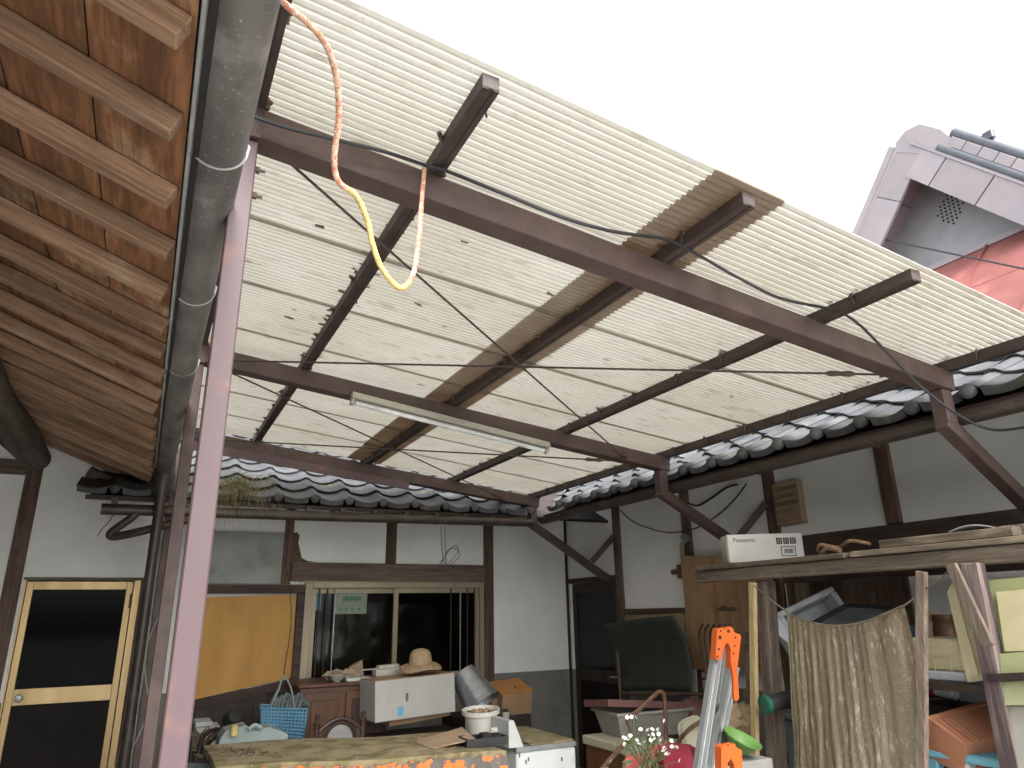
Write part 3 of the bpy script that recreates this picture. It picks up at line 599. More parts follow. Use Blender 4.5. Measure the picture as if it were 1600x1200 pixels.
# hip below the gable: red tin sheets with standing seams
for k in range(9):
    y0 = 6.9-.72*(k+1); hx, hz = 2.6, 2.6
    a, b = V((XG+.1, y0+.003, HB-.02)), V((XG+.1, y0+.717, HB-.02)); e = V((-hx, 0, -hz*.98))
    part('hip_sheet', MB().quad(a, b, b+e, a+e, (-.01, 0, .012)), 'tin_red', fh)
    part('hip_seam', MB().bar(a+V((-.01, 0, .03)), a+e+V((-.01, 0, .03)), .02, .03, (1, 0, 1)), 'tin_red', fh)
for k in range(3): part('hip_course', MB().bar((XG+.1-.7*(k+1), .4, HB-.02-.7*(k+1)*.98+.018), (XG+.1-.7*(k+1), 6.9, HB-.02-.7*(k+1)*.98+.018), .012, .012), 'tin_red', fh)
part('hip_head', MB().box((XG+.02, AP.y-W0-.4, HB-.06), (XG+.13, AP.y+W0+.4, HB)), 'tin_lilac', fh)
part('body', MB().box((XG-.1, .6, 0), (12, 6.6, 3.9)), 'plaster', fh)

# ================================================================ CANOPY
cn = thing('yard_canopy', (1.75, 4.0, 0), 'brown steel canopy roofed with translucent corrugated sheets over the yard', 'canopy')
CS = .117
def cz(x, o=0): return 3.0 - CS*(x-.12) + o    # axis of the cross beams
YB = (1.95, 4.12, 6.15)
for i, y in enumerate(YB):
    m = 'steel'
    part('cross_beam', MB().bar((.075, y, cz(.075)), (3.43, y, cz(3.43)), .095, .10, (0, 0, 1), .004), m, cn)
for i, y in enumerate(YB):
    pw = .061
    x0 = .079 if i == 0 else .085
    p = part('post', MB().box((x0, y-.03, 0), (x0+pw, y+.03, cz(.12)-.06), c=.004), 'post_paint' if i == 0 else 'steel', cn, label='brown painted post with pink flash sheen in its colour' if i == 0 else None)
    part('post_cap', MB().box((x0-.004, y-.042, cz(.12)-.0595), (x0+pw+.004, y-.049, cz(.12)+.05), c=.002), 'steel', p)
    if i == 0:
        for z in (cz(.12)-.14, cz(.12)-.23): part('bolt', MB().tube([(x0+pw-.002, y, z), (x0+pw+.014, y, z)], .011, 6).tube([(x0+pw+.014, y, z), (x0+pw+.03, y, z)], .005, 6), 'iron', p)
part('fascia_board', MB().bar((.2, 6.09, cz(.2)-.085), (2.05, 6.09, cz(2.05)-.085), .02, .07, (0, 0, 1)), 'post_paint', cn, label='pinkish board under the far beam')
PX = (.12, .70, 1.67, 2.53, 3.41)
for i, x in enumerate(PX):                     # lipped channel purlins on top of the beams
    zt = cz(x)+.051; y0, y1 = (1.455, 6.28)
    o = part('purlin', MB().box((x-.027, y0, zt), (x+.027, y1, zt+.048), c=.002).box((x-.027, y0+.001, zt-.003), (x-.008, y1-.001, zt-.0005)).box((x+.008, y0+.001, zt-.003), (x+.027, y1-.001, zt-.0005)), 'purlin_paint', cn)
    for y in YB:
        part('purlin_cleat', MB().box((x+.0275, y-.04, zt-.02), (x+.0325, y+.04, zt+.03)).box((x+.0275, y-.052, zt+.0), (x+.04, y-.0405, zt+.012)), 'iron', o)
def sheet(L, name):
    n = 6*22; ny = n
    def fn(u, v):
        y = (v-.5)*SHW; return V(((u-.5)*L, y, .0052*math.sin(2*math.pi*y/.032)))
    return MB().grid(6, ny, fn)
meA = sheet(1.77, 'a').mesh('roof_sheet', 'sheet_high', True); meB = sheet(2.03, 'b').mesh('roof_sheet', 'sheet_low', True)
for me in (meA, meB): me.polygons.foreach_set('use_smooth', [True]*len(me.polygons))
meA0 = meA.copy(); meA0.materials[0] = MATS['sheet_high_front']; meB0 = meB.copy(); meB0.materials[0] = MATS['sheet_low_front']
sa = math.atan(CS)
for k in range(8):
    yc = 1.43 + .60*k + SHW/2
    for me, xc, dz in ((meA if k else meA0, .055+.885, .0055), (meB if k else meB0, 1.50+1.015, 0)):
        inst('roof_sheet', me, (xc+random.uniform(-.006, .006), yc, cz(xc)+.106+dz+.0012*(k % 2)*2), cn, (0, sa, random.uniform(-.002, .002)))
# hook bolts holding the sheets, standing through along the purlins
hk = MB().tube([(0, 0, 0), (0, 0, -.05)], .004, 5).tube([(-.016, 0, -.012), (.016, 0, -.012)], .008, 6).mesh('hook_bolt', 'iron')
for x in PX:
    for k in range(26):
        y = 1.56+.186*k+random.uniform(-.03, .03)
        inst('hook_bolt', hk, (x-.033 if k % 2 else x+.033, y, cz(x)+.104), cn, (random.uniform(-.3, .3), random.uniform(-.3, .3), random.uniform(0, 3)))
# tie rods with turnbuckles, crossed in each bay
def rod(p, q, tb):
    p, q = V(p), V(q); o = part('tie_rod', MB().tube([p, q], .0055, 6), 'rod', cn, smooth=True)
    d = (q-p).normalized(); c = q-d*tb
    part('turnbuckle', MB().tube([c-d*.07, c-d*.045, c, c+d*.045, c+d*.07], [.006, .016, .012, .016, .006], 8), 'iron', o, smooth=True)
    part('rod_plate', MB().box((-.035, -.02, -.003), (.035, .02, .003), T(q, 0, 0, 40)), 'steel', o)
def zr(x): return cz(x)-.03
for ya, yb in ((1.95, 4.12), (4.12, 6.15)):
    rod((.24, ya+.055, zr(.24)), (3.0, yb-.055, zr(3.0)), .16)
    rod((.2, yb-.055, zr(.2)-.0), (3.05, ya+.055, zr(3.05)), .2)
# stub posts and raking brackets to the right house
for i, y in enumerate(YB):
    xs = 3.37
    part('stub_post', MB().box((xs-.036, y-.036, 2.40), (xs+.036, y+.036, cz(xs)-.051), c=.003), 'steel', cn)
    part('bracket_arm', MB().bar((xs-.03, y, 2.41), (WXR-.008, y, (1.80, 1.93, 1.86)[i]), .068, .068, (0, 0, 1), .003), 'steel', cn)
    if i: part('bracket_strut', MB().bar((4.05, y-.0, (0, 2.07, 2.05)[i]), (WXR-.05, (0, 3.93, 5.97)[i], (0, 2.34, 2.30)[i]), .05, .05, (0, 0, 1), .003), 'steel', cn)

# bits of leaf and dirt lying on the sheets
db = MB(); rg = random.Random(11)
for i in range(360):
    if i < 26: x, y, l_ = rg.uniform(.2, 3.4), rg.uniform(2.2, 6.2), rg.uniform(.015, .05)
    else:
        x = rg.choice(PX[1:])+rg.choice((-1, -1, -1, 1))*rg.uniform(.02, .05); y = 1.5+4.7*rg.random()**.7; l_ = rg.uniform(.015, .05)
    z = cz(x)+.114; a = rg.uniform(-.25, .25); d_ = V((math.cos(a)*l_, math.sin(a)*l_, -CS*l_)); db.bar(V((x, y, z)), V((x, y, z))+d_, rg.uniform(.006, .014), .005)
o = single('canopy_debris', db, 'debris', 'dead leaves and dirt scattered on top of the translucent canopy sheets', 'leaf litter'); o['kind'] = 'stuff'

# ================================================================ THINGS HANGING FROM THE CANOPY
pa, pb = at(548, 626, Y=4.03), at(856, 704, Y=4.03)
fl = thing('fluorescent_lamp', (pa+pb)/2, 'long pale fluorescent lamp hung under the middle canopy beam', 'lamp')
d = (pb-pa).normalized()
prof = [(-.035, 0), (.035, 0), (.022, .04), (-.022, .04)]
xa = V((0, 1, 0)); za = d; ya = za.cross(xa)
if ya.z < 0: ya = -ya
part('housing', MB().prism(prof, (pb-pa).length, frame_m(pa+ya*.014, xa, ya, za)), 'lamp_case', fl)
part('tube', MB().tube([pa+d*.03-ya*.006, pb-d*.03-ya*.006], .0155, 12), 'tube_glass', fl, smooth=True)
for q in (pa+d*.012, pb-d*.012): part('lamp_holder', MB().bar(q-d*.012, q+d*.012, .04, .05, ya, .004), 'white_plastic', fl)
for q in (pa.lerp(pb, .2), pa.lerp(pb, .8)): part('hanger', MB().bar(q+ya*.06, q+ya*.085+V((0, .05, .01)), .03, .004), 'iron', fl)

# rope: three twisted strands, faded red then yellow
rp = [(415, -60, 1.02), (440, 0, 1.15), (480, 35, 1.2), (510, 72, 1.24), (526, 125, 1.3), (529, 185, 1.36), (522, 250, 1.42), (530, 285, 1.45), (556, 306, 1.47), (574, 345, 1.5), (583, 385, 1.52), (600, 425, 1.54), (626, 450, 1.57), (645, 430, 1.62), (654, 380, 1.68), (658, 330, 1.75), (661, 290, 1.82), (664, 258, 1.88)]
rp = smooth_pts([at(x, y, Y=Y) for x, y, Y in rp], 10)
ro_ = thing('rope', rp[0], 'knobbly red and yellow twisted rope hanging in a loop by the pink post', 'rope')
def twist(pts, r, turns, n=5):
    mb = MB(); L = len(pts)
    for s in range(3):
        out = []; u = V((0, 1, 0))
        for i, p in enumerate(pts):
            dd = (pts[min(i+1, L-1)]-pts[max(i-1, 0)]).normalized(); u = (u-dd*u.dot(dd)).normalized(); w_ = dd.cross(u)
            a = turns*i/L*2*math.pi+s*2.094; out.append(p+(u*math.cos(a)+w_*math.sin(a))*r)
        mb.tube(out, r*1.12, n)
    return mb
def dens(pts, k=4):
    o = []
    for a_, b_ in zip(pts, pts[1:]): o += [a_.lerp(b_, i/k) for i in range(k)]
    return o+[pts[-1]]
for seg, m, nm in ((rp[:75], 'rope_red', 'red_length'), (rp[74:128], 'rope_yellow', 'yellow_length'), (rp[127:], 'rope_red', 'red_length')):
    q = dens(seg); part(nm, twist(q, .0037, len(q)/8), m, ro_, smooth=True)

def cable(name, pts, r, label, m='cable', cat='cable', n=6):
    return single(name, MB().tube(smooth_pts(pts, n), r, 6), m, label, cat, smooth=True)
cable('power_cable', [at(x, y, Y=Y) for x, y, Y in [(385, 178, 1.86), (450, 200, 1.84), (520, 217, 1.83), (600, 237, 1.83), (665, 258, 1.86), (700, 268, 1.84), (780, 300, 1.78), (880, 340, 1.74), (960, 362, 1.74), (1040, 374, 1.76), (1090, 398, 1.78), (1150, 432, 1.76), (1220, 466, 1.76), (1300, 484, 1.80), (1340, 505, 1.82), (1390, 555, 1.82), (1440, 605, 1.82), (1500, 650, 1.80), (1555, 672, 1.8), (1620, 664, 1.8)]], .0065, 'black cable slung along the front canopy beam to the right gutter')
cable('drooping_wire', [at(x, y, X=4.18) for x, y in [(968, 796), (985, 812), (1010, 824), (1045, 832), (1085, 826), (1120, 806), (1148, 780), (1166, 756)]], .006, 'black wire drooping across the right wall above the dark door')
cable('short_wire', [at(x, y, X=4.20) for x, y in [(1074, 785), (1090, 790), (1112, 778), (1135, 762), (1152, 757)]], .009, 'short thick black wire under the right gutter near a bracket')
single('overhead_wire', MB().tube([V(p) for p in ((3.2, 9.5, 6.3), at(1290, 355, Y=5.2), at(1600, 420, Y=2.6), at(1900, 485, Y=1.2))], .008, 6), 'cable', 'thin overhead wire crossing in front of the grey gable', 'cable', smooth=True)
cable('hanging_cord', [at(x, y, Y=6.86) for x, y in [(446, 895), (452, 905), (455, 960), (452, 1000), (447, 1030), (443, 1056)]], .004, 'thin dark cord running down over the orange panel to the bag')
wm = MB()
for pts in ([(689, 822), (690, 850), (692, 870), (696, 882)], [(695, 822), (696, 860), (698, 884)], [(688, 884), (700, 862), (712, 852), (716, 862), (706, 874), (698, 884)], [(700, 884), (712, 876), (718, 868), (714, 858), (702, 858), (694, 872), (686, 880)]):
    wm.tube(smooth_pts([at(x, y, Y=6.98) for x, y in pts], 5), .0025, 5)
single('wall_wire', wm, 'cable', 'tangle of thin wire on the plaster above the window', 'wire', smooth=True)
cable('pale_wire', [at(x, y, Y=6.05) for x, y in [(252, 955), (238, 985), (229, 1015), (227, 1050), (231, 1088), (228, 1120), (214, 1155), (200, 1180), (199, 1165)]], .004, 'thin pale wire looping down the dark posts beside the left door', 'wire_grey')
# weeds growing in the eave tiles
wd = MB()
for i in range(150):
    up_ = i < 75
    bx, by = random.gauss(372, 20), random.uniform(752, 782); b = at(bx, by, Y=6.05+random.uniform(-.02, .1)); L_ = random.uniform(.06, .2) if up_ else random.uniform(.1, .42); an = random.gauss(.1, .55)
    pts = []
    for k in range(6):
        t = k/5; q = random.uniform(-.006, .006)
        pts.append(b+V((an*L_*t+q, -.06*t, L_*(t-.55*t*t)) if up_ else (an*L_*t*.7+q, -.07*math.sin(t*2.2), L_*(.35*math.sin(t*2.4)-t**2*.95))))
    wd.tube(pts, [.004, .0036, .003, .0024, .0016, .0007] if up_ else [.0028, .0026, .0022, .0018, .0012, .0006], 3)
single('weed_tuft', wd, 'weed', 'tuft of grass and dry weeds sprouting from the back eave tiles', 'weeds')
tw = MB().tube(smooth_pts([at(x, y, Y=6.4) for x, y in [(178, 803), (170, 815), (158, 828), (152, 838)]], 4), .004, 5)
single('dead_stem', tw, 'twig', 'thin dead stem dangling from the end of the back gutter', 'twig')

# ================================================================ TABLE AND CLUTTER AT THE BACK
tb = thing('work_table', (1.2, 4.5, 0), 'low table with a mossy stained top and peeling orange front edge', 'table')
def tt(u, v): return V((.46+1.50*u+.0, 4.39-.43*u+.80*v, .80+.006*math.sin(u*9+v*5)))
part('tabletop', MB().grid(24, 12, tt), 'moss_top', tb, solid=.04)
em = MB()
edge = [tt(i/40, 0)+V((0, -.012, .012)) for i in range(6, 41)]
low = [V((p.x, p.y-.01+.01*math.sin(i*1.3), p.z-.11)) for i, p in enumerate(edge)]
topw = [p+V((0, .0, -.02*abs(math.sin(i*1.9))-.01*random.random())) for i, p in enumerate(edge)]
n = len(edge); em.add(topw+low, [(i, i+1, n+i+1, n+i) for i in range(n-1)])
part('front_edge', em, 'table_edge', tb, solid=.012)
for x, y in ((.55, 4.46), (1.87, 4.08), (.55, 5.06), (1.87, 4.68)): part('leg', MB().box((x-.035, y-.035, 0), (x+.035, y+.035, .776), c=.004), 'grey_wood_z', tb)
db = MB()
for i in range(230):
    u, v = random.gauss(375, 24), random.gauss(1181, 5); p = at(u, v, Z=.812); a = random.uniform(0, 6.3); l_ = random.uniform(.01, .05)
    db.bar(p, p+V((math.cos(a)*l_, math.sin(a)*l_, random.uniform(0, .014))), random.uniform(.002, .008), .004)
single('leaf_litter', db, 'debris', 'dark heap of dead leaves and twigs on the left of the table', 'leaf litter', kind='stuff')
db = MB()
for i in range(60):
    u, v = random.uniform(420, 720), random.uniform(1168, 1186); p = at(u, v, Z=.81); a = random.uniform(0, 6.3); l_ = random.uniform(.01, .07)
    db.bar(p, p+V((math.cos(a)*l_, math.sin(a)*l_, .003)), random.uniform(.002, .008), .003)
single('wood_chips', db, 'tan_carton', 'scattered pale chips and twigs across the mossy tabletop', 'wood chips', kind='stuff')
fp = at(692, 1153, Z=.83)
cb = thing('flat_carton', fp, 'crumpled flattened cardboard lying on the table before the white pot', 'cardboard')
part('flap', MB().quad(at(648, 1160, Z=.82), at(722, 1138, Z=.87), at(742, 1156, Z=.86), at(668, 1172, Z=.815), (0, 0, .008)), 'tan_carton', cb)
part('flap', MB().quad(at(640, 1158, Z=.812), at(652, 1160, Z=.818), at(690, 1172, Z=.818), at(662, 1176, Z=.812), (0, 0, .006)), 'brown_carton', cb)
single('curled_bark', MB().tube(smooth_pts([at(x, y, Z=.82) for x, y in [(652, 1160), (668, 1170), (690, 1174), (712, 1168)]], 4), .008, 5), 'twig', 'curled brown strip lying beside the flattened cardboard', 'bark')
# white pot with dead earth
pp = at(757, 1150, Z=.82); pp.y += .05
pt = thing('white_pot', pp, 'dirty white round plastic pot of soil standing at the right of the table', 'pot')
part('tub', MB().lathe([(0, 0), (.085, 0), (.09, .01), (.108, .125), (.125, .13), (.125, .155), (.112, .155), (.105, .13), (.09, .11)], 28, T(pp, 4, -3)), 'white_plastic', pt, smooth=True)
part('soil', MB().grid(10, 10, lambda u, v: pp+V(((u-.5)*.15, (v-.5)*.15, .135+.02*random.random()))), 'tan_carton', pt)
q = at(757, 1170, Z=.80)
tr = thing('seed_tray', q, 'small black plastic tray in front of the white pot', 'tray')
M = T((q.x, q.y+.02, .822), 0, 0, -4)
part('base', MB().box((-.125, -.075, 0), (.125, .075, .006), M), 'black_plastic', tr)
for lo, hi in (((-.13, -.08, 0), (.13, -.0745, .045)), ((-.13, .0745, 0), (.13, .08, .045)), ((-.13, -.074, 0), (-.1255, .074, .045)), ((.1255, -.074, 0), (.13, .074, .045))): part('side', MB().box(lo, hi, M), 'black_plastic', tr)
part('cells', MB().box((-.02, -.05, .006), (.05, .05, .06), M, .012).box((.056, -.05, .006), (.11, .05, .052), M, .012), 'rubber', tr)
# washing machine
wx0, wx1, wy0, wy1, wz = 2.14, 2.56, 4.18, 4.86, .79
ws = thing('washing_machine', (2.35, 4.5, 0), 'old white enamel washing machine with a mossy lid right of the table', 'washing machine')
part('body', MB().box((wx0, wy0, .04), (wx1, wy1, wz-.03), c=.012), 'enamel', ws)
part('rim', MB().box((wx0-.004, wy0-.004, wz-.029), (wx1+.004, wy1+.004, wz), c=.005), 'galv', ws)
part('lid', MB().grid(10, 14, lambda u, v: V((wx0+.10+(wx1-wx0-.11)*u, wy0+.01+(wy1-wy0-.02)*v, wz+.006+.02*math.sin(u*3.1)*math.sin(v*3.1)))), 'moss_top', ws, solid=.01)
cp = part('control_panel', MB().prism([(0, 0), (.10, 0), (.035, .15), (.0, .15)], wy1-wy0-.01, frame_m((wx0-.05, wy1-.005, wz+.001), (1, 0, 0), (0, 0, 1), (0, -1, 0))), 'enamel', ws)
for y, z in ((4.36, .87), (4.58, .88), (4.74, .88)): part('knob', MB().lathe([(0, .03), (.014, .03), (.02, .0)], 12, frame_m((wx0-.05, y, z), (0, -1, 0), (0, 0, 1), (-1, 0, 0))).box((wx0-.088, y-.004, z-.016), (wx0-.078, y+.004, z+.016)), 'white_plastic', cp, smooth=True)
part('panel_gap', MB().box((wx0-.0525, 4.46, wz+.01), (wx0-.0502, 4.466, wz+.14)), 'faint_ink', cp)
rs = MB()
for u, v in ((812, 1180), (822, 1190), (826, 1186), (878, 1186)): p = at(u, v, Y=wy0-.001); rs.box((p.x-.006, p.y-.001, p.z-.012), (p.x+.004, p.y, p.z+.01))
part('chip', rs, 'iron', ws)

# cabinet under the window
kx0, kx1, ky0, ky1, kz = 1.24, 1.98, 6.28, 6.86, 1.04
kb = thing('cabinet', (1.6, 6.55, 0), 'brown wooden cabinet with panelled doors under the window', 'cabinet')
part('carcass', MB().box((kx0, ky0, .02), (kx1, ky1, kz-.03), c=.004), 'cabinet', kb)
part('top', MB().box((kx0-.02, ky0-.03, kz-.029), (kx1+.02, ky1, kz), c=.006), 'cabinet', kb)
for i in (0, 1):
    a0 = kx0+.045+i*.335; dr2 = part('door', MB().box((a0, ky0-.016, .15), (a0+.325, ky0-.001, kz-.07), c=.003), 'cabinet', kb)
    part('door_panel', MB().box((a0+.05, ky0-.022, .22), (a0+.275, ky0-.0165, kz-.13), c=.004), 'chair_wood' if i else 'cabinet', dr2)
# things on the cabinet
pl = MB()
for i in range(5):
    c0 = at(516+9*i, 1056-4*(i % 2), Y=6.45)
    def fn(u, v, c0=c0, i=i):
        a, b = u*2*math.pi, v*math.pi; r0 = (.045+.012*math.sin(3*a+i)+.01*math.sin(5*b+i*2)); return c0+V((math.cos(a)*math.sin(b)*r0*1.2, math.sin(a)*math.sin(b)*r0, math.cos(b)*r0*.65))
    pl.grid(12, 8, fn)
single('crumpled_gloves', pl, 'cloth_beige', 'crumpled pile of work gloves on the left of the cabinet top', 'gloves', smooth=True)
sp = at(555, 1066, Y=6.5)
pf = thing('folded_bag', sp, 'stiff folded paper bag standing up on the cabinet', 'bag')
part('side', MB().quad(at(538, 1062, Y=6.5), at(568, 1057, Y=6.45), at(566, 1031, Y=6.5), at(552, 1038, Y=6.55), (0, .02, 0)), 'cloth_beige', pf)
part('side', MB().quad(at(530, 1062, Y=6.47), at(545, 1062, Y=6.45), at(556, 1036, Y=6.55), at(546, 1042, Y=6.55), (0, .015, 0)), 'brown_carton', pf)
bp_ = at(526, 1067, Y=6.34); bp_.z = kz+.001
single('bowl', MB().lathe([(0, 0), (.03, .0), (.03, .006), (.06, .03), (.075, .052), (.071, .052), (.05, .02), (0, .01)], 20, T(bp_)), 'white_plastic', 'small white bowl at the front of the cabinet top', 'bowl', smooth=True)
a = at(540, 1066, Y=6.32); b = at(575, 1063, Y=6.32)
single('paper_sheaf', MB().box((a.x, 6.28, kz+.001), (b.x+.02, 6.42, kz+.028), c=.002), 'paper', 'thin sheaf of white papers on the cabinet beside the bowl', 'papers')
# big white carton on a brown one on a low stand
st = thing('stand', (2.25, 6.1, 0), 'dark wooden stand under the stacked cartons', 'stand')
part('top', MB().box((1.75, 5.85, .60), (2.72, 6.35, .635), c=.004), 'dark_wood', st)
for x, y in ((1.8, 5.9), (2.67, 5.9), (1.8, 6.3), (2.67, 6.3)): part('leg', MB().box((x-.03, y-.03, 0), (x+.03, y+.03, .599)), 'dark_wood', st)
def carton(name, o, xa, ya, w_, h_, dp, m, label, top=None, lidm=None):
    xa = V(xa).normalized(); ya = V(ya); ya = (ya-xa*ya.dot(xa)).normalized(); za = xa.cross(ya)     # za towards the camera side
    M = frame_m(o, xa, ya, za); t = thing(name, o, label, 'box')
    part('body', MB().box((0, 0, -dp), (w_, h_, 0), M, .004), m, t)
    return t, M
a, b, c_ = at(586, 1130, Y=5.86), at(712, 1112, Y=5.90), at(575, 1068, Y=5.86)
wc, M = carton('white_carton', a, b-a, c_-a, (b-a).length, (c_-a).length, .38, 'white_carton', 'large white cardboard carton tilted on the stand below the straw hat')
W_, H_ = (b-a).length, (c_-a).length
part('top_flap', MB().box((.004, H_+.001, -.376), (W_-.004, H_+.006, -.004), M), 'brown_carton', wc)
part('hand_hole', MB().prism([(.385*W_+.013*math.copysign(abs(math.cos(k/12*6.283))**.6, math.cos(k/12*6.283)), .53*H_+.034*math.sin(k/12*6.283)) for k in range(12)], .001, M), 'bin_grey', wc)
part('blue_mark', MB().box((.27*W_, .09*H_, 0), (.335*W_, .32*H_, .001), M), 'sky_ink', wc)
part('faint_print', MB().box((.16*W_, .44*H_, 0), (.172*W_, .68*H_, .001), M).box((.182*W_, .46*H_, 0), (.19*W_, .64*H_, .001), M), 'faint_ink', wc)
a, b = at(608, 1136, Y=6.0), at(704, 1118, Y=6.02)
bc, M = carton('brown_carton', a, b-a, (0, 0, 1), (b-a).length, .09, .3, 'brown_carton', 'flat brown carton wedged under the large white carton')
hp = at(657, 1041, Y=6.03)
ht = thing('straw_hat', hp, 'straw sun hat with a round crown resting on the white carton', 'hat')
M = T(hp, 6, -4, 0)
part('brim', MB().grid(36, 5, lambda u, v: M @ V(((.095+.085*v)*math.cos(u*6.2832), (.085+.085*v)*math.sin(u*6.2832), .02-.035*v*v+.012*math.sin(u*6.2832*3)*v))), 'straw', ht, smooth=True, solid=.004)
part('crown', MB().lathe([(.10, .015), (.096, .06), (.088, .10), (.068, .128), (.035, .14), (0, .142)], 28, M @ Matrix.Diagonal((1, .9, 1, 1))), 'straw', ht, smooth=True)
ra = at(587, 1058, Y=6.25); 
rd_ = thing('white_radio', ra, 'small white tray-like case lying on the carton left of the straw hat', 'case')
M = frame_m(ra, (at(634, 1053, Y=6.25)-ra).normalized(), (0, 0, 1), (0, -1, 0)); w_ = (at(634, 1053, Y=6.25)-ra).length
part('case', MB().box((0, .0, -.12), (w_, .055, 0), M, .006), 'white_plastic', rd_); part('cover', MB().box((.03, .056, -.10), (w_*.8, .085, -.02), M, .005), 'paper', rd_)
single('curtain_rod', MB().tube([at(566, 1047, Y=6.3), at(655, 1039, Y=6.3)], .006, 6), 'white_plastic', 'thin white rod lying behind the straw hat', 'rod')
# galvanised bucket, mouth down to the right
ba, bb = at(722, 1052, Y=6.02), at(745, 1106, Y=5.86)
bk = thing('bucket', bb, 'galvanised steel bucket tipped over beside the white carton', 'bucket')
za = (bb-ba).normalized(); xa = za.orthogonal().normalized(); ya = za.cross(xa); L_ = (bb-ba).length
za = (za + V((.25, 0, 0))).normalized(); xa = za.orthogonal().normalized(); ya = za.cross(xa)
M = frame_m(ba, xa, ya, za)
part('shell', MB().lathe([(0, .012), (.10, .012), (.112, 0), (.115, .012), (.152, L_*.86), (.157, L_*.87), (.153, L_*.88), (.158, L_*.98), (.165, L_), (.158, L_), (.15, L_*.95), (.11, .02)], 32, M), 'galv', bk, smooth=True)
part('bail', MB().tube([M @ V((.16*math.cos(t), .05+.14*math.sin(t), L_*.95+.05*math.sin(t))) for t in [k*math.pi/12 for k in range(13)]], .004, 6), 'iron', bk, smooth=True)
single('rag', MB().grid(8, 6, lambda u, v: at(768+8*u, 1092+12*v, Y=6.0)+V((0, .03*math.sin(u*4), 0))), 'straw', 'scrap of tan rag caught at the bucket rim', 'rag', solid=.004)
# rusty-orange carton
a, b, c_ = at(784, 1101, Y=6.1), at(827, 1096, Y=6.0), at(766, 1085, Y=6.4)
ob = thing('orange_carton', a, 'small worn orange-brown carton leaning by the grey wall base', 'box')
xa = V((.98, .0, .06)).normalized(); ya = V((-.25, .85, .22)); ya = (ya-xa*ya.dot(xa)).normalized(); za = xa.cross(ya); M = frame_m(at(784, 1118, Y=5.95), xa, ya, za)
part('body', MB().box((0, 0, -.02), (.30, .30, .17), M, .005), 'brown_carton', ob); part('lid', MB().box((-.006, -.006, .171), (.306, .306, .178), M), 'rust_carton', ob); part('hand_slot', MB().box((.17, .10, .178), (.185, .14, .1795), M), 'ink', ob)
sc = thing('crate_pile', (2.95, 6.15, 0), 'dark crate carrying the orange-brown carton behind the washing machine', 'crate')
part('body', MB().box((2.55, 5.92, 0), (3.18, 6.45, .72), c=.005), 'dark_wood', sc)
sb = at(790, 1113, Y=5.85); jr = thing('white_jar', sb, 'little white lidded jar in front of the orange-brown carton', 'jar')
part('body', MB().lathe([(0, 0), (.03, 0), (.032, .05), (.022, .055)], 14, T(sb+V((0, 0, -.05)))), 'paper', jr, smooth=True); part('lid', MB().lathe([(.026, .055), (.026, .075), (0, .076)], 14, T(sb+V((0, 0, -.05)))), 'black_plastic', jr, smooth=True)

# chair
ch = thing('chair', (1.42, 5.5, 0), 'dark wooden chair with an arched grey upholstered back behind the table', 'chair')
cx0, cx1, cy = at(494, 1150, Y=5.5).x, at(566, 1150, Y=5.5).x, 5.5
tz = at(520, 1128, Y=5.5).z
for x in (cx0, cx1):
    ps = part('back_post', MB().lathe([(.018, 0), (.018, tz-.14), (.026, tz-.13), (.018, tz-.10), (.024, tz-.05), (.02, tz-.02), (.027, tz), (.014, tz+.02), (.018, tz+.045), (0, tz+.06)], 12, T((x, cy, 0))), 'chair_wood', ch, smooth=True)
mx = (cx0+cx1)/2; hw = (cx1-cx0)/2-.018
part('crest_rail', MB().tube([V((mx+hw*t, cy, tz-.035+.055*(1-t*t)-.02*abs(t))) for t in [k/8-1 for k in range(17)]], .017, 8), 'chair_wood', ch, smooth=True)
part('splat_frame', MB().tube([V((mx+.10*math.cos(t), cy, tz-.13+.12*math.sin(t))) for t in [k*math.pi/12 for k in range(13)]], .014, 8), 'chair_wood', ch, smooth=True)
part('back_pad', MB().prism([(.095*math.cos(k*math.pi/12), .11*math.sin(k*math.pi/12)) for k in range(13)]+[(-.095, -.12), (.095, -.12)], .03, frame_m((mx, cy-.012, tz-.13), (1, 0, 0), (0, 0, 1), (0, 1, 0))), 'uphol', ch)
for s in (-1, 1): part('panel', MB().box((mx+s*.155-.04, cy-.008, tz-.25), (mx+s*.155+.03, cy+.008, tz-.045)), 'chair_wood', ch)
part('seat', MB().box((cx0-.02, cy-.42, .42), (cx1+.02, cy+.02, .47), c=.012), 'uphol', ch)
for x in (cx0, cx1): part('front_leg', MB().box((x-.02, cy-.4, 0), (x+.02, cy-.36, .419)), 'chair_wood', ch)

# blue basket bag
bg_ = thing('basket_bag', at(443, 1155, Y=6.2), 'light blue plastic mesh basket bag hanging by the cabinet', 'bag')
def strip_face(p0, p1, p2, p3, nu, nv, t, mb):   # woven lattice of strips between four corners
    for i in range(nu+1):
        u = i/nu; mb.bar(p0.lerp(p1, u), p3.lerp(p2, u), t, .003, (0, -1, 0))
    for j in range(nv+1):
        v = j/nv; mb.bar(p0.lerp(p3, v)+V((0, -.0035, 0)), p1.lerp(p2, v)+V((0, -.0035, 0)), t, .003, (0, -1, 0))
A, B, C_, D_ = at(407, 1107, Y=6.05), at(480, 1108, Y=6.05), at(474, 1158, Y=6.05), at(406, 1150, Y=6.05)
mb = MB(); strip_face(A, B, C_, D_, 13, 9, .0125, mb); part('front_mesh', mb, 'blue_plastic', bg_)
dy = V((0.02, .14, .01)); mb = MB(); strip_face(A+dy, B+dy, C_+dy, D_+dy, 13, 9, .0125, mb); part('back_mesh', mb, 'blue_plastic', bg_)
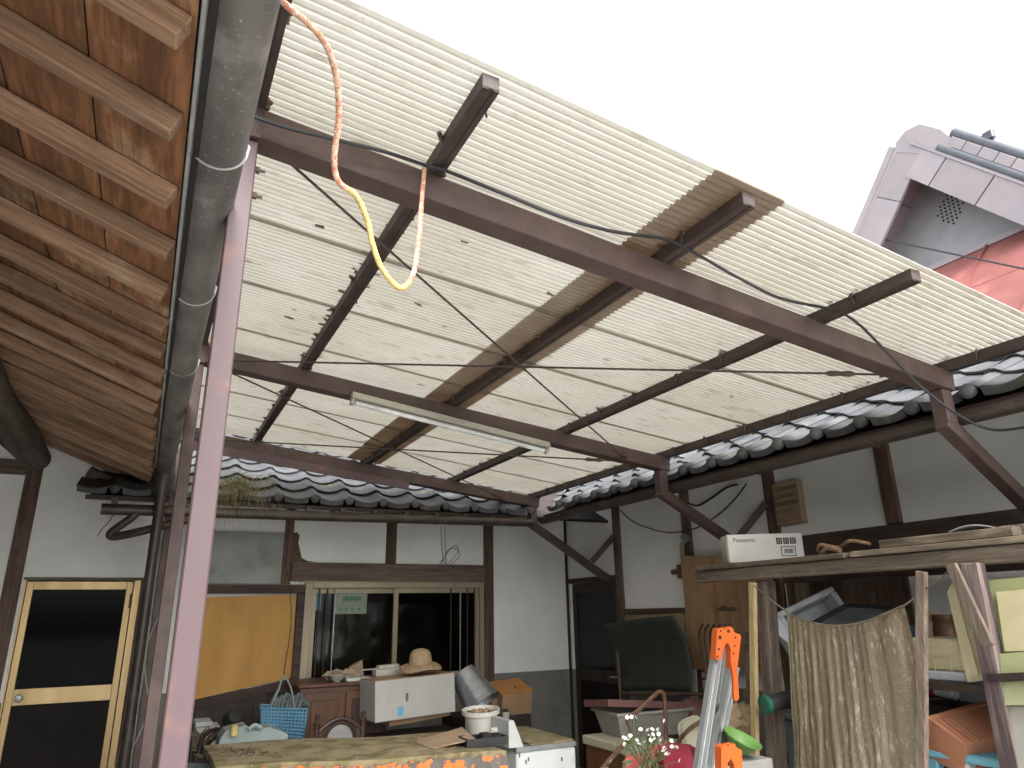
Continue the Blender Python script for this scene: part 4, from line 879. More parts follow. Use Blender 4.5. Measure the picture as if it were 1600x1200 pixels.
mb = MB(); strip_face(B, B+dy, C_+dy, C_, 4, 9, .0125, mb); strip_face(A, A+dy, D_+dy, D_, 4, 9, .0125, mb); part('side_mesh', mb, 'blue_plastic', bg_)
part('rim', MB().tube([A, B, B+dy, A+dy, A], .008, 6), 'blue_plastic', bg_)
hg = at(443, 1056, Y=6.12)
for o in (V((0, 0, 0)), dy):
    part('handle', MB().tube(smooth_pts([A.lerp(B, .2)+o, A.lerp(B, .35)+o*.6+V((0, 0, .13)), hg, A.lerp(B, .62)+o*.6+V((0, 0, .14)), A.lerp(B, .72)+o], 6), .006, 6), 'jerry', bg_, smooth=True)
cm = MB()
for i in range(7): cm.tube(smooth_pts([A.lerp(B, .3+.09*i)+V((0, .07, -.03)), A.lerp(B, .35+.09*i)+V((.01, .07, .06+.02*(i % 3))), A.lerp(B, .45+.09*i)+V((.03, .08, .02))], 4), .02, 6)
single('bag_bundle', cm, 'bin_grey', 'dark cloth bundle stuffed in the blue basket bag', 'cloth', smooth=True)
single('bag_prop', MB().box((.86, 6.0, 0), (1.22, 6.35, at(440, 1156, Y=6.1).z-.01), c=.006), 'brown_carton', 'brown box holding up the blue basket bag', 'box')
# jerrycan lying behind the table
ja, jb = at(345, 1166, Y=5.3), at(448, 1163, Y=5.3)
jc = thing('jerrycan', (ja+jb)/2, 'pale grey-green plastic jerrycan with yellow cap lying behind the table', 'jerrycan')
pts = [at(x, y, Y=5.3) for x, y in [(340, 1172), (344, 1155), (353, 1142), (375, 1136), (385, 1133), (392, 1141), (402, 1142), (413, 1138), (420, 1136), (440, 1142), (450, 1148), (446, 1176)]]
part('body', MB().add([p for p in pts]+[p+V((0, .2, 0)) for p in pts], [tuple(range(12)), tuple(range(12, 24))]+[(i, (i+1) % 12, 12+(i+1) % 12, 12+i) for i in range(12)]), 'jerry', jc)
cpz = at(366, 1141, Y=5.26); part('cap', MB().lathe([(0, .03), (.02, .03), (.023, .0), (.023, -.03)], 14, T(cpz, 8)), 'yellow_cap', jc, smooth=True)
part('handle', MB().tube(smooth_pts([at(388, 1140, Y=5.25), at(398, 1133, Y=5.27), at(410, 1138, Y=5.25)], 4), .012, 8), 'jerry', jc, smooth=True)
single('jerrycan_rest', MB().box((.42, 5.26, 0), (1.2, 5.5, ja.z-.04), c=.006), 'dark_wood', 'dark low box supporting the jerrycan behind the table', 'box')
# white foam box behind the pink post, black pump with hoses, dark bin
wb = thing('white_foam_box', at(320, 1150, Y=6.3), 'white foam box stacked low behind the pink post', 'box')
a, b = at(304, 1160, Y=6.3), at(342, 1160, Y=6.3); z1 = at(320, 1128, Y=6.3).z
part('body', MB().box((a.x, 6.3, .3), (b.x, 6.55, z1-.035), c=.006), 'paper', wb); part('lid', MB().box((a.x-.01, 6.29, z1-.034), (b.x-.06, 6.56, z1), c=.005), 'foam', wb)
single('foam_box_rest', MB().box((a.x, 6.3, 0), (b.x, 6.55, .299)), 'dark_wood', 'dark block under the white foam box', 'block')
pu = thing('hose_sprayer', at(362, 1130, Y=5.9), 'black sprayer nozzle and hose above the jerrycan', 'sprayer')
part('head', MB().lathe([(0, .06), (.05, .05), (.075, .0), (.06, -.06), (.03, -.09), (0, -.1)], 16, T(at(364, 1124, Y=5.9), 50, 20)), 'rubber', pu, smooth=True)
part('hose', MB().tube(smooth_pts([at(x, y, Y=Y) for x, y, Y in [(372, 1132, 5.9), (350, 1138, 5.7), (330, 1142, 5.5), (315, 1155, 5.4), (310, 1175, 5.3), (300, 1200, 5.3)]], 6), .014, 8), 'rubber', pu, smooth=True)
part('hose', MB().tube(smooth_pts([at(x, y, Y=Y) for x, y, Y in [(360, 1137, 5.8), (340, 1150, 5.6), (322, 1165, 5.5), (308, 1180, 5.4), (304, 1205, 5.4)]], 6), .011, 8), 'rubber', pu, smooth=True)
dn = thing('dark_bin', (.33, 5.0, 0), 'dark grey plastic bin left of the table by the pink post', 'bin')
part('body', MB().lathe([(0, 0), (.13, 0), (.165, .74), (.172, .745), (.172, .77), (.158, .77), (.15, .72), (.12, .03)], 24, T((.30, 4.75, 0))), 'bin_grey', dn, smooth=True)
fm = MB()
for i in range(16):
    b = at(random.uniform(300, 322), 1172, Y=5.6); an = random.uniform(-.5, 1); fm.tube([b, b+V((an*.05, 0, .08)), b+V((an*.14, -.02, .12+.04*random.random()))], [.006, .012, .001], 4)
single('dry_fronds', fm, 'debris', 'dark dry fronds leaning before the white foam box', 'fronds')

# ================================================================ RIGHT SIDE: TIMBER SHELF AND WHAT IS ON IT
SX = 3.30
ZS = at(1470, 1066, X=3.3).z
sf = thing('timber_shelf', (3.7, 2.5, 0), 'rough timber shelf rack along the right wall with a long top beam', 'shelf')
z0 = 1.735
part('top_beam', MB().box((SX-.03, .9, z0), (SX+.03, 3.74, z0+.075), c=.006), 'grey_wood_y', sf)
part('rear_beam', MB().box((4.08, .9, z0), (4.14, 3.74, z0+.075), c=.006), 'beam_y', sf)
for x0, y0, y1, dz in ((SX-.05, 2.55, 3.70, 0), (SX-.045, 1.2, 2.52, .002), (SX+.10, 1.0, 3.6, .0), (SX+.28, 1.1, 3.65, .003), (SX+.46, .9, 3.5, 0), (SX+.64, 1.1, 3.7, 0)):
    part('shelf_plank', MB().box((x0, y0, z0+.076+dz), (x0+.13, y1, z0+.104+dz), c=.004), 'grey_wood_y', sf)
def px_post(pts, X, w_, d_, m, name='upright', par=None, label=None):
    a, b = at(*pts[0], X=X), at(*pts[1], X=X); dv = (b-a).normalized()
    b = a + dv*((a.z-.0)/-dv.z) if dv.z < 0 and pts[1][1] >= 1170 else b
    return part(name, MB().bar(a, b, w_, d_, (0, 1, 0), .003), m, par or sf, label=label)
px_post([(1196, 907), (1214, 1190)], 3.36, .09, .075, 'grey_wood_z')
px_post([(1176, 910), (1180, 1178)], 3.24, .028, .045, 'pale_wood', label='fresh pale wood strip')
px_post([(1440, 893), (1441, 1190)], 3.20, .03, .045, 'grey_wood_z', label='thin weathered strip')
px_post([(1519, 880), (1582, 1195)], 3.24, .06, .075, 'purple_wood', label='rotting purplish upright')
px_post([(1486, 882), (1545, 1010)], 3.17, .02, .05, 'grey_wood_z', 'loose_strip')
px_post([(1172, 1000), (1176, 1180)], 3.62, .05, .05, 'grey_wood_z')
for X, Y in ((4.11, 3.6), (4.11, 1.1), (3.3, 1.0)): part('upright', MB().box((X-.035, Y-.035, 0), (X+.035, Y+.035, z0-.001)), 'grey_wood_z', sf)
part('middle_shelf', MB().box((SX-.0, 1.2, ZS-.035), (4.12, 2.5, ZS), c=.003), 'dark_wood', sf)
part('lower_shelf', MB().box((SX-.0, 1.2, .52), (4.12, 3.4, .55), c=.003), 'dark_wood', sf)
part('end_rail', MB().bar(at(1150, 997, X=3.6), at(1182, 996, X=3.45), .03, .07, (0, 0, 1)), 'grey_wood_y', sf)
part('end_rail', MB().bar(at(1138, 1085, X=3.6), at(1180, 1085, X=3.45), .03, .07, (0, 0, 1)), 'grey_wood_y', sf)
# wood scraps on top
zt = z0+.108
single('timber_offcut', MB().box((3.28, 1.72, zt), (3.36, 2.36, zt+.042), c=.004), 'grey_wood_y', 'short weathered timber offcut lying on the shelf right of the carton', 'timber')
single('timber_batten', MB().bar((3.34, 1.0, zt+.02), (3.38, 2.0, zt+.03), .05, .05, (0, 0, 1), .004), 'purple_wood', 'dark split batten at the far right on top of the shelf', 'timber')
single('straw_wisp', MB().tube(smooth_pts([(3.30, 2.75, zt+.02), (3.27, 2.70, zt+.05), (3.31, 2.62, zt+.03), (3.28, 2.52, zt+.055), (3.3, 2.42, zt+.03)], 5), .009, 6).tube(smooth_pts([(3.29, 2.72, zt+.0), (3.27, 2.66, zt+.03), (3.27, 2.58, zt+.01)], 5), .015, 6), 'twig', 'curl of brown straw next to the carton on the shelf', 'straw')
lf = MB().grid(10, 6, lambda u, v: V((3.29+.08*v, 2.0-.2*u, zt+.046+.02*math.sin(u*3.14)-.02*v)))
single('bark_sheet', lf, 'mortar', 'curved grey sheet draped over the timber offcut', 'sheet', solid=.006)
# lamp carton
ya_ = V((0, 0, 1)); xa_ = V((.86, -.51, 0)).normalized(); za_ = xa_.cross(ya_)
o = at(1141, 886, X=3.29); bw_, bh_ = .47, .175
lc = thing('lamp_carton', o, 'long white printed lamp carton lying on top of the shelf', 'box')
M = frame_m(V((o.x, o.y, zt+.002)), xa_, ya_, za_)
part('body', MB().box((0, 0, -.19), (bw_, bh_, 0), M, .004), 'white_carton', lc)
part('end_flap', MB().box((-.004, .012, -.17), (-.0005, bh_-.01, -.02), M), 'cream_plastic', lc)
text('Panasonic', .036, 'ink', M @ Matrix.Translation((.035, bh_-.048, .0008)), lc)
sm = MB()
for r_, (y, x0, n, h) in enumerate(((.092, .037, 9, .008), (.07, .05, 7, .012), (.034, .035, 12, .005), (.024, .045, 4, .008))):
    for i in range(n): sm.box((x0+.0095*i, y, .0004), (x0+.0095*i+.006, y+h, .0012), M)
part('small_print', sm, 'faint_ink', lc)
km = MB(); rg = random.Random(3)
for i in range(3):
    x0 = bw_-.165+.043*i; y0 = bh_-.066
    for r_ in range(4): km.box((x0, y0+.011*r_, .0004), (x0+.036, y0+.011*r_+.0055, .0012), M)
    for c_ in range(3): km.box((x0+.014*c_+rg.uniform(0, .003), y0, .0013), (x0+.014*c_+.008, y0+.040, .0018), M)
part('printed_characters', km, 'ink', lc)
bm = MB(); x0, y0 = bw_-.142, bh_-.142
for a_, b_ in (((0, 0), (.092, .005)), ((0, .056), (.092, .061)), ((0, .0055), (.005, .0555)), ((.087, .0055), (.092, .0555))): bm.box((x0+a_[0], y0+a_[1], .0004), (x0+b_[0], y0+b_[1], .0012), M)
xx = .02
while xx < .074: w1 = rg.choice((.0015, .003, .0045)); bm.box((x0+xx, y0+.018, .0004), (x0+xx+w1, y0+.046, .0012), M); xx += w1+rg.choice((.002, .0035))
part('barcode', bm, 'ink', lc)

# plywood leaning on the wall
P = lambda x, y, X=4.16: at(x, y, X=X)
py = thing('plywood_sheet', P(1130, 1046), 'tall plywood sheet with a red streak leaning on the right wall', 'plywood')
part('sheet', MB().quad(P(1063, 868), P(1206, 872), P(1206, 1050), P(1079, 1046), (.012, 0, 0)), 'ply', py)
part('red_streak', MB().quad(P(1110, 869, 4.157), P(1115, 869, 4.157), P(1121, 985, 4.157), P(1117, 985, 4.157), (.001, 0, 0)), 'rust_carton', py)
mk = [(1118, 954), (1124, 949), (1130, 945), (1137, 949), (1145, 948), (1154, 953), (1146, 955), (1130, 955)]
pts = [P(x, y, 4.157) for x, y in mk]; part('dark_mark', MB().add(pts+[p+V((.001, 0, 0)) for p in pts], [tuple(range(8)), tuple(range(15, 7, -1))]), 'iron', py)
bs = thing('pale_boards', P(1088, 1128), 'pair of pale narrow boards standing below the plywood sheet', 'boards')
part('board', MB().quad(P(1078, 1046, 4.12), P(1086, 1046, 4.12), P(1090, 1135, 4.12), P(1083, 1135, 4.12), (.02, 0, 0)), 'white_plastic', bs); part('board', MB().quad(P(1096, 1050, 4.12), P(1103, 1050, 4.12), P(1106, 1080, 4.12), P(1099, 1080, 4.12), (.02, 0, 0)), 'white_plastic', bs)
# hay fork tines up
hf = thing('hay_fork', at(1110, 1060, X=3.92), 'iron fork with curved tines standing against the plywood', 'fork')
for i in range(6):
    part('tine', MB().tube(smooth_pts([at(1107+4*i, 1062-1.5*i, X=3.92), at(1098+7.5*i, 1035, X=3.92), at(1093+8.3*i, 1000, X=3.92), at(1093+8.8*i, 985, X=3.90), at(1098+9*i, 977-.3*i, X=3.86)], 6), [.0105]*25, 6), 'iron', hf, smooth=True)
part('head', MB().tube([at(1098, 1060, X=3.92), at(1132, 1054, X=3.92)], .012, 8), 'iron', hf, smooth=True)
a = at(1116, 1058, X=3.92); part('shaft', MB().tube([a, V((a.x-.08, a.y+.02, 0))], .014, 8), 'grey_wood_z', hf, smooth=True)
# curved dark green board on a stand
gbd = thing('green_board', at(1010, 1082, X=3.95), 'bowed dark green board propped upright beside the dark door', 'board')
def gfn(u, v):
    tl, tr, br, bl = (943, 976), (1052, 962), (1080, 1080), (972, 1080)
    x = (tl[0]*(1-u)+tr[0]*u)*(1-v)+(bl[0]*(1-u)+br[0]*u)*v; y = (tl[1]*(1-u)+tr[1]*u)*(1-v)+(bl[1]*(1-u)+br[1]*u)*v
    x += 13*u*math.sin(v*math.pi)*.9 - 0*v; y += -2*math.sin(u*math.pi)
    return at(x, y, X=3.97+.06*math.sin(v*math.pi)-.05*(1-v)*(1-u))
part('board', MB().grid(16, 12, gfn), 'board_green', gbd, smooth=True, solid=.008)
part('ledge', MB().tube([at(972, 1083, X=3.93), at(1102, 1085, X=3.93)], .014, 8), 'iron', gbd, smooth=True)
for x in (969, 1076): a = at(x, 1083, X=3.96); part('leg', MB().tube([V((a.x, a.y, a.z+.35 if x < 1000 else a.z)), V((a.x, a.y, 0))], .014, 8), 'iron', gbd, smooth=True)
tbp = [at(x, y, X=4.19) for x, y in [(976, 962), (1068, 958), (1072, 1060), (980, 1070)]]
single('tan_backboard', MB().quad(*tbp, (.01, 0, 0)), 'tan_carton', 'tan board on the wall half hidden behind the green board', 'board')

# aluminium ladder with orange hinge
ld = thing('folding_ladder', at(1115, 1100, Y=3.0), 'folded aluminium ladder with bright orange hinge plates leaning by the shelf', 'ladder')
def rail(t, b, y0, wd, nm='rail'):
    a, q = at(*t, Y=y0), at(*b, Y=y0-.08); d_ = (q-a).normalized(); q = a+d_*(a.z/-d_.z)
    mb = MB().bar(a, q, .05, .004, (0, -1, 0)); s_ = d_.cross(V((0, -1, 0))).normalized()
    for k in (-1, 1): mb.bar(a+s_*k*.025+V((0, .014, 0)), q+s_*k*.025+V((0, .014, 0)), .004, .034, (0, -1, 0))
    mb.bar(a-V((0, .0025, 0)), q-V((0, .0025, 0)), .012, .004, (0, -1, 0))
    return part(nm, mb, 'alu', ld), a, q
r1, a1, q1 = rail((1123, 1022), (1096, 1200), 3.0, .03)
r2, a2, q2 = rail((1150, 1040), (1117, 1200), 3.10, .03)
r3, a3, q3 = rail((1136, 1010), (1110, 1200), 3.34, .03)
for k in range(5):
    t = .22+.17*k; part('rung', MB().bar(a1.lerp(q1, t)+V((0, .02, 0)), a3.lerp(q3, t), .035, .025, (0, 0, 1), .003), 'alu', ld)
def px_prism(pts, Y, t, m, par, nm):
    p = [at(x, y, Y=Y) for x, y in pts]; n = len(p); return part(nm, MB().add(p+[q+V((0, t, 0)) for q in p], [tuple(range(n)), tuple(range(2*n-1, n-1, -1))]+[(i, (i+1) % n, n+(i+1) % n, n+i) for i in range(n)]), m, par)
hg1 = [(1121, 983), (1126, 981), (1133, 984), (1136, 980), (1142, 979), (1146, 983), (1147, 988), (1156, 991), (1158, 995), (1152, 1044), (1142, 1045), (1142, 1014), (1138, 1005), (1134, 1006), (1130, 1018), (1127, 1031), (1118, 1030)]
hp1 = px_prism(hg1, 2.955, .04, 'orange_plastic', ld, 'hinge_plate')
for x, y, r_ in ((1125, 996, .010), (1123, 1014, .006), (1121, 1026, .006), (1138, 986, .009), (1149, 996, .005), (1148, 1009, .005), (1146, 1021, .005), (1147, 1036, .006), (1126, 986, .005)): part('bolt_hole', MB().lathe([(0, .002), (r_, .002), (r_, 0)], 10, frame_m(at(x, y, Y=2.954), (1, 0, 0), (0, 0, 1), (0, -1, 0))), 'rubber', hp1)
px_prism([(1142, 1034), (1150, 1034), (1153, 1060), (1155, 1091), (1151, 1096), (1147, 1092), (1146, 1060)], 2.945, .014, 'orange_plastic', ld, 'lock_bar')
l2 = thing('small_ladder', at(1145, 1190, Y=2.6), 'second orange ladder hinge low down in front of the green bowl', 'ladder')
px_prism([(1127, 1168), (1133, 1163), (1138, 1168), (1141, 1163), (1148, 1162), (1151, 1168), (1159, 1172), (1161, 1210), (1149, 1210), (1147, 1194), (1142, 1185), (1137, 1192), (1138, 1210), (1127, 1210)], 2.62, .04, 'orange_plastic', l2, 'hinge_plate')
for x in (1132, 1155): a = at(x, 1205, Y=2.64); part('rail', MB().box((a.x-.022, 2.625, 0), (a.x+.022, 2.66, a.z+.02), c=.003), 'alu', l2)
# green bowl
p = at(1158, 1160, Y=2.95)
single('green_bowl', MB().lathe([(0, -.04), (.045, -.04), (.085, .012), (.098, .02), (.098, .026), (.084, .02), (.05, -.028), (0, -.032)], 28, T(p, 22, 14)), 'bowl_green', 'shallow bright green plastic bowl tilted beside the ladder', 'bowl', smooth=True)
single('bowl_rest', MB().box((p.x-.1, p.y-.06, 0), (p.x+.14, p.y+.12, p.z-.075), c=.005), 'mortar', 'grey box under the green bowl', 'box')
sk = MB().grid(18, 12, lambda u, v: at(1128+50*u, 1150-52*v, Y=3.55)+V((0, -.09*math.sin(u*3.14)*math.sin(v*3.14)+.03*math.sin(u*17+v*9)*math.sin(v*13-u*5), .01*math.sin(u*21))))
single('paper_sack', sk, 'tan_carton', 'crumpled brown paper sack between the ladder and the shelf uprights', 'sack', smooth=True, solid=.006)
# bottle with green cap
a, b = at(1200, 1100, X=3.2), at(1248, 1088, X=3.42)
bo = thing('dark_bottle', a, 'dark cylinder with a green cap poking out past the shelf post', 'bottle')
part('body', MB().tube([a, a.lerp(b, .5), b], .045, 18), 'black_plastic', bo, smooth=True); dv = (a-b).normalized(); part('cap', MB().tube([a, a+dv*.03, a+dv*.033], [.049, .049, .04], 18), 'cap_green', bo, smooth=True)
gbn = thing('grey_bin', at(1225, 1150, X=3.5), 'grey-green plastic bin with a dark label beside the bubble wrap', 'bin')
a, b = at(1208, 1112, X=3.5), at(1275, 1112, X=3.5)
part('body', MB().box((3.5, b.y, .551), (3.85, a.y, a.z-.03), c=.01), 'bin_grey', gbn); part('rim', MB().box((3.485, b.y-.015, a.z-.029), (3.865, a.y+.015, a.z), c=.006), 'bin_grey', gbn)
pm = MB(); q = at(1222, 1185, X=3.498); pm.box((3.497, q.y-.05, q.z-.02), (3.4985, q.y+.03, q.z+.05)); part('label', pm, 'ink', gbn)

# bubble-wrap curtain on a string
cw = thing('bubble_wrap_curtain', at(1330, 1195, X=3.2), 'tan sheet of old bubble wrap hung in pleats from a string', 'bubble wrap')
top = smooth_pts([at(x, y, X=3.2) for x, y in [(1230, 957), (1250, 966), (1275, 974), (1305, 978), (1335, 976), (1370, 966), (1413, 947)]], 20); nt_ = len(top)-1
tails = [at(1240, 1240, X=3.2), at(1452, 1240, X=3.2)]
def cfn(u, v):
    p = top[min(nt_, int(round(u*nt_)))]; yb = tails[0].y*(1-u)+tails[1].y*u
    bulge = (u**3)*.03*math.sin(min(1, v*1.2)*math.pi)
    f = (.55+.45*v)*(1-.0*u); x = 3.2 + f*(0.0035*math.sin(u*2*math.pi*17+2.0*math.sin(u*9)+.6*math.sin(v*3))*(.6+.4*math.sin(u*5))+.0045*math.sin(u*2*math.pi*6.5+v*1.5)) + .02*v*math.sin(u*7+v*2)
    return V((x, (p.y*(1-v)+yb*v)-bulge+.006*math.sin(v*14+u*30)*v, p.z*(1-v)+.70*v+.004*math.sin(u*90)*v))
part('sheet', MB().grid(220, 60, cfn), 'bubble', cw, smooth=True)
st_ = [at(x, y, X=3.195) for x, y in [(1178, 915), (1204, 937), (1230, 956)]]+[p-V((.012, 0, -.002)) for p in top[10::18]]+[at(x, y, X=3.195) for x, y in [(1413, 946), (1445, 922), (1482, 893)]]
part('string', MB().tube(smooth_pts(st_, 4), .0045, 6), 'grey_wood_y', cw, smooth=True)
# numbered foam box, tipped
a, b, c_ = at(1212, 958, X=3.46), at(1300, 915, X=3.80), at(1240, 1048, X=3.44)
fb = thing('numbered_foam_box', a, 'open white foam fish box tipped on its side behind the bubble wrap', 'box')
xa_ = (b-a).normalized(); ya_ = c_-a; ya_ = (ya_-xa_*ya_.dot(xa_)).normalized(); za_ = xa_.cross(ya_); za_ = za_ if za_.y > 0 else -za_
w_, h_ = (b-a).length, (c_-a).length; M = frame_m(a, xa_, ya_, za_); t = .035; D2 = .22
part('rim_side', MB().box((0, 0, 0), (w_, t, D2), M, .008), 'foam', fb); part('rim_side', MB().box((0, h_-t, 0), (w_, h_, D2), M, .008), 'foam', fb)
part('rim_side', MB().box((0, t, 0), (t, h_-t, D2), M, .006), 'foam', fb); part('rim_side', MB().box((w_-t, t, 0), (w_, h_-t, D2), M, .006), 'foam', fb); part('bottom', MB().box((t, t, D2-.03), (w_-t, h_-t, D2), M), 'foam', fb)
part('end_face', MB().prism([(-.10, .01), (0, 0), (0, h_), (-.02, h_), (-.04, h_*.62), (-.035, h_*.55)], .05, M), 'foam', fb)
text('7', .07, 'ink', M @ Matrix.Translation((-.03, h_*.88, -.002)) @ Matrix.Rotation(math.pi, 4, 'X') @ Matrix.Rotation(R(-20), 4, 'Z'), fb, 'number')
# black crate lid
bt = thing('black_crate_lid', at(1330, 970, X=3.6), 'black slotted plastic crate lid lying behind the string', 'crate lid')
q4 = [at(1268, 978, X=3.42), at(1326, 947, X=3.72), at(1396, 951, X=3.78), at(1380, 985, X=3.42)]
part('panel', MB().quad(*q4, (0, 0, -.012)), 'bin_grey', bt)
for p_, q_ in zip(q4, q4[1:]+q4[:1]): part('rim', MB().bar(p_, q_, .03, .035, (0, 0, 1)), 'black_plastic', bt)
# cream foam boxes on the middle shelf
fo = thing('cream_foam_box', at(1460, 1058, X=3.42), 'cream foam box with a moulded recess on the middle shelf', 'box')
a, b = at(1420, 1054, X=3.38), at(1508, 1052, X=3.38); z1 = at(1460, 998, X=3.38).z
part('body', MB().box((3.38, b.y, ZS+.042), (3.68, a.y, z1), c=.01), 'foam_yellow', fo)
a2_, b2_ = at(1461, 1050, X=3.378), at(1484, 1024, X=3.378); part('recess_frame', MB().box((3.374, b2_.y, a2_.z), (3.379, b2_.y+.006, b2_.z)).box((3.374, a2_.y-.006, a2_.z), (3.379, a2_.y, b2_.z)).box((3.374, b2_.y+.0065, b2_.z-.006), (3.379, a2_.y-.0065, b2_.z)), 'foam_yellow', fo)
part('base', MB().box((3.36, b.y-.02, ZS+.001), (3.7, a.y+.01, ZS+.041), c=.006), 'foam', fo)
fl_ = thing('foam_sheet', at(1520, 1062, X=3.33), 'large cream foam sheet leaning against the rotting upright', 'foam sheet')
part('slab', MB().quad(at(1480, 925, X=3.36), at(1490, 905, X=3.36), at(1541, 1062, X=3.32), at(1512, 1066, X=3.32), (.05, .02, 0)), 'foam_yellow', fl_)
part('rib', MB().quad(at(1488, 925, X=3.355), at(1494, 922, X=3.355), at(1530, 1055, X=3.315), at(1520, 1058, X=3.315), (-.012, -.004, 0)), 'foam_yellow', fl_)
for (x, y, r_, h, m, lb) in ((1452, 985, .07, .17, 'tan_carton', 'tan round tin behind the thin strip on the middle shelf'), (1478, 990, .06, .10, 'cabinet', 'brown jar nearest the leaning cream foam sheet'), (1432, 996, .035, .09, 'blue_plastic', 'small blue pot between foam box and bubble wrap')):
    p = at(x, y, X=3.88); zb = ZS+.001; hh = at(x, y-30 if r_ > .04 else y-18, X=3.88).z-zb
    single('shelf_jar', MB().lathe([(0, 0), (r_, 0), (r_*1.02, hh*.75), (r_*.8, hh*.86), (r_*.85, hh*.88), (r_*.85, hh), (0, hh)], 20, T((3.88, p.y, zb))), m, lb, 'jar', smooth=True)
# planter, stool, packets under the middle shelf
stl = thing('blue_stool', at(1500, 1160, X=3.4), 'pale blue plastic stool under the planter', 'stool')
a, b = at(1440, 1168, X=3.3), at(1560, 1166, X=3.3); zs = a.z
part('seat', MB().box((3.3, b.y, zs-.035), (3.68, a.y, zs), c=.008), 'stool_blue', stl)
for y in (b.y+.03, a.y-.03, (a.y+b.y)/2+.0):
    part('leg', MB().box((3.31, y-.025, .551), (3.36, y+.025, zs-.036), c=.004), 'white_plastic' if abs(y-(a.y+b.y)/2) < .01 else 'stool_blue', stl)
gb2 = thing('grey_tub', (3.5, a.y-.12, .551), 'grey tub with a printed label under the blue stool', 'tub')
part('body', MB().box((3.37, (a.y+b.y)/2+.03, .551), (3.62, a.y-.06, zs-.06), c=.01), 'bin_grey', gb2); q = at(1482, 1186, X=3.369); part('label', MB().box((3.3675, q.y-.05, q.z-.006), (3.369, q.y+.05, q.z+.012)), 'ink', gb2)
pn = thing('planter', at(1490, 1160, X=3.45), 'terracotta ribbed plastic trough planter tilted on the blue stool', 'planter')
o = at(1462, 1164, X=3.36); M = frame_m(o+V((0, 0, .0)), V((.55, -.83, .12)).normalized(), V((.0, 0, 1)), V((-.83, -.55, 0)).normalized())
xq = (at(1540, 1120, X=3.62)-at(1470, 1140, X=3.36)).normalized(); yq = V((0, 0, 1)).cross(xq).normalized(); zq = xq.cross(yq)
M = frame_m(at(1506, 1163, X=3.46), xq, yq, zq) @ Matrix.Rotation(R(-62), 4, 'X') @ Matrix.Translation((0, -.05, -.12))
def trough_box(L, w0, w1, h, t=.008):
    def ring(w, l, z): return [(-l/2, -w/2, z), (l/2, -w/2, z), (l/2, w/2, z), (-l/2, w/2, z)]
    vs = ring(w0, L*.86, 0)+ring(w1, L, h)+ring(w1-2*t, L-2*t, h)+ring(w0-2*t, L*.86-2*t, t)
    fs = [(3, 2, 1, 0)]+[(b*4+i, b*4+(i+1) % 4, b*4+4+(i+1) % 4, b*4+4+i) for b in range(3) for i in range(4)]+[(12, 13, 14, 15)]
    return MB().add(vs, fs)
tbx = trough_box(.34, .14, .18, .17); tbx.v = [tuple(M @ V(p)) for p in tbx.v]; part('trough', tbx, 'terracotta', pn)
for i in range(13):
    u = i/12-.5
    for s in (-1, 1): part('rib', MB().bar(M @ V((u*.29, s*.071, .004)), M @ V((u*.33, s*.089, .15)), .008, .008, M.to_3x3() @ V((0, s, 0))), 'terracotta', pn)
part('lip', MB().box((-.175, -.095, .155), (.175, -.0905, .178), M).box((-.175, .0905, .155), (.175, .095, .178), M).box((-.175, -.09, .155), (-.1705, .09, .178), M).box((.1705, -.09, .155), (.175, .09, .178), M), 'terracotta', pn)
for k, (x, y, m, lb) in enumerate(((1456, 1078, 'crimson', 'red packet tucked under the middle shelf'), (1478, 1080, 'faint_ink', 'silver and white packet beside the red one'))):
    p = at(x, y, X=3.6); single('packet', MB().box((-.06, -.045, -.03), (.06, .045, .03), T(p, 10*k, 12, 20*k), .012), m, lb, 'packet')
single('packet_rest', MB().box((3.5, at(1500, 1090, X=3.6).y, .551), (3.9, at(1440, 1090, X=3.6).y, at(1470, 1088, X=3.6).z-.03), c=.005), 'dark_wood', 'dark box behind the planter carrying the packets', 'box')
single('blue_foam_sheet', MB().quad(at(1496, 1070, X=3.75), at(1548, 1068, X=3.75), at(1566, 1160, X=3.7), at(1510, 1160, X=3.7), (.03, 0, 0)), 'foam', 'pale blue foam sheet standing behind the planter', 'sheet')
# foam sheets at the far right
fs_ = thing('green_foam_sheets', at(1570, 1195, X=3.15), 'yellow-green foam boards leaning at the far right of the shelf', 'foam boards')
Q = lambda x, y, X: at(x, y, X=X)
part('back_board', MB().quad(Q(1526, 908, 3.30), Q(1680, 895, 3.30), Q(1700, 1060, 3.26), Q(1545, 1062, 3.26), (.03, 0, 0)), 'foam_green', fs_)
part('cream_board', MB().quad(Q(1556, 925, 3.27), Q(1690, 912, 3.27), Q(1700, 1015, 3.25), Q(1570, 1018, 3.25), (.02, 0, 0)), 'foam_cream', fs_)
part('middle_board', MB().quad(Q(1550, 1022, 3.24), Q(1700, 1012, 3.24), Q(1704, 1050, 3.23), Q(1556, 1052, 3.23), (.02, 0, 0)), 'foam_green', fs_)
part('cross_rail', MB().bar(Q(1545, 1059, 3.215), Q(1720, 1052, 3.215), .03, .03), 'dark_wood', fs_)
part('lower_board', MB().quad(Q(1556, 1066, 3.22), Q(1720, 1058, 3.22), Q(1730, 1102, 3.21), Q(1562, 1102, 3.21), (.02, 0, 0)), 'foam_green', fs_)
part('bottom_board', MB().quad(Q(1560, 1104, 3.23), Q(1720, 1102, 3.23), Q(1740, 1300, 3.20), Q(1585, 1300, 3.20), (.03, 0, 0)), 'grey_plastic', fs_)

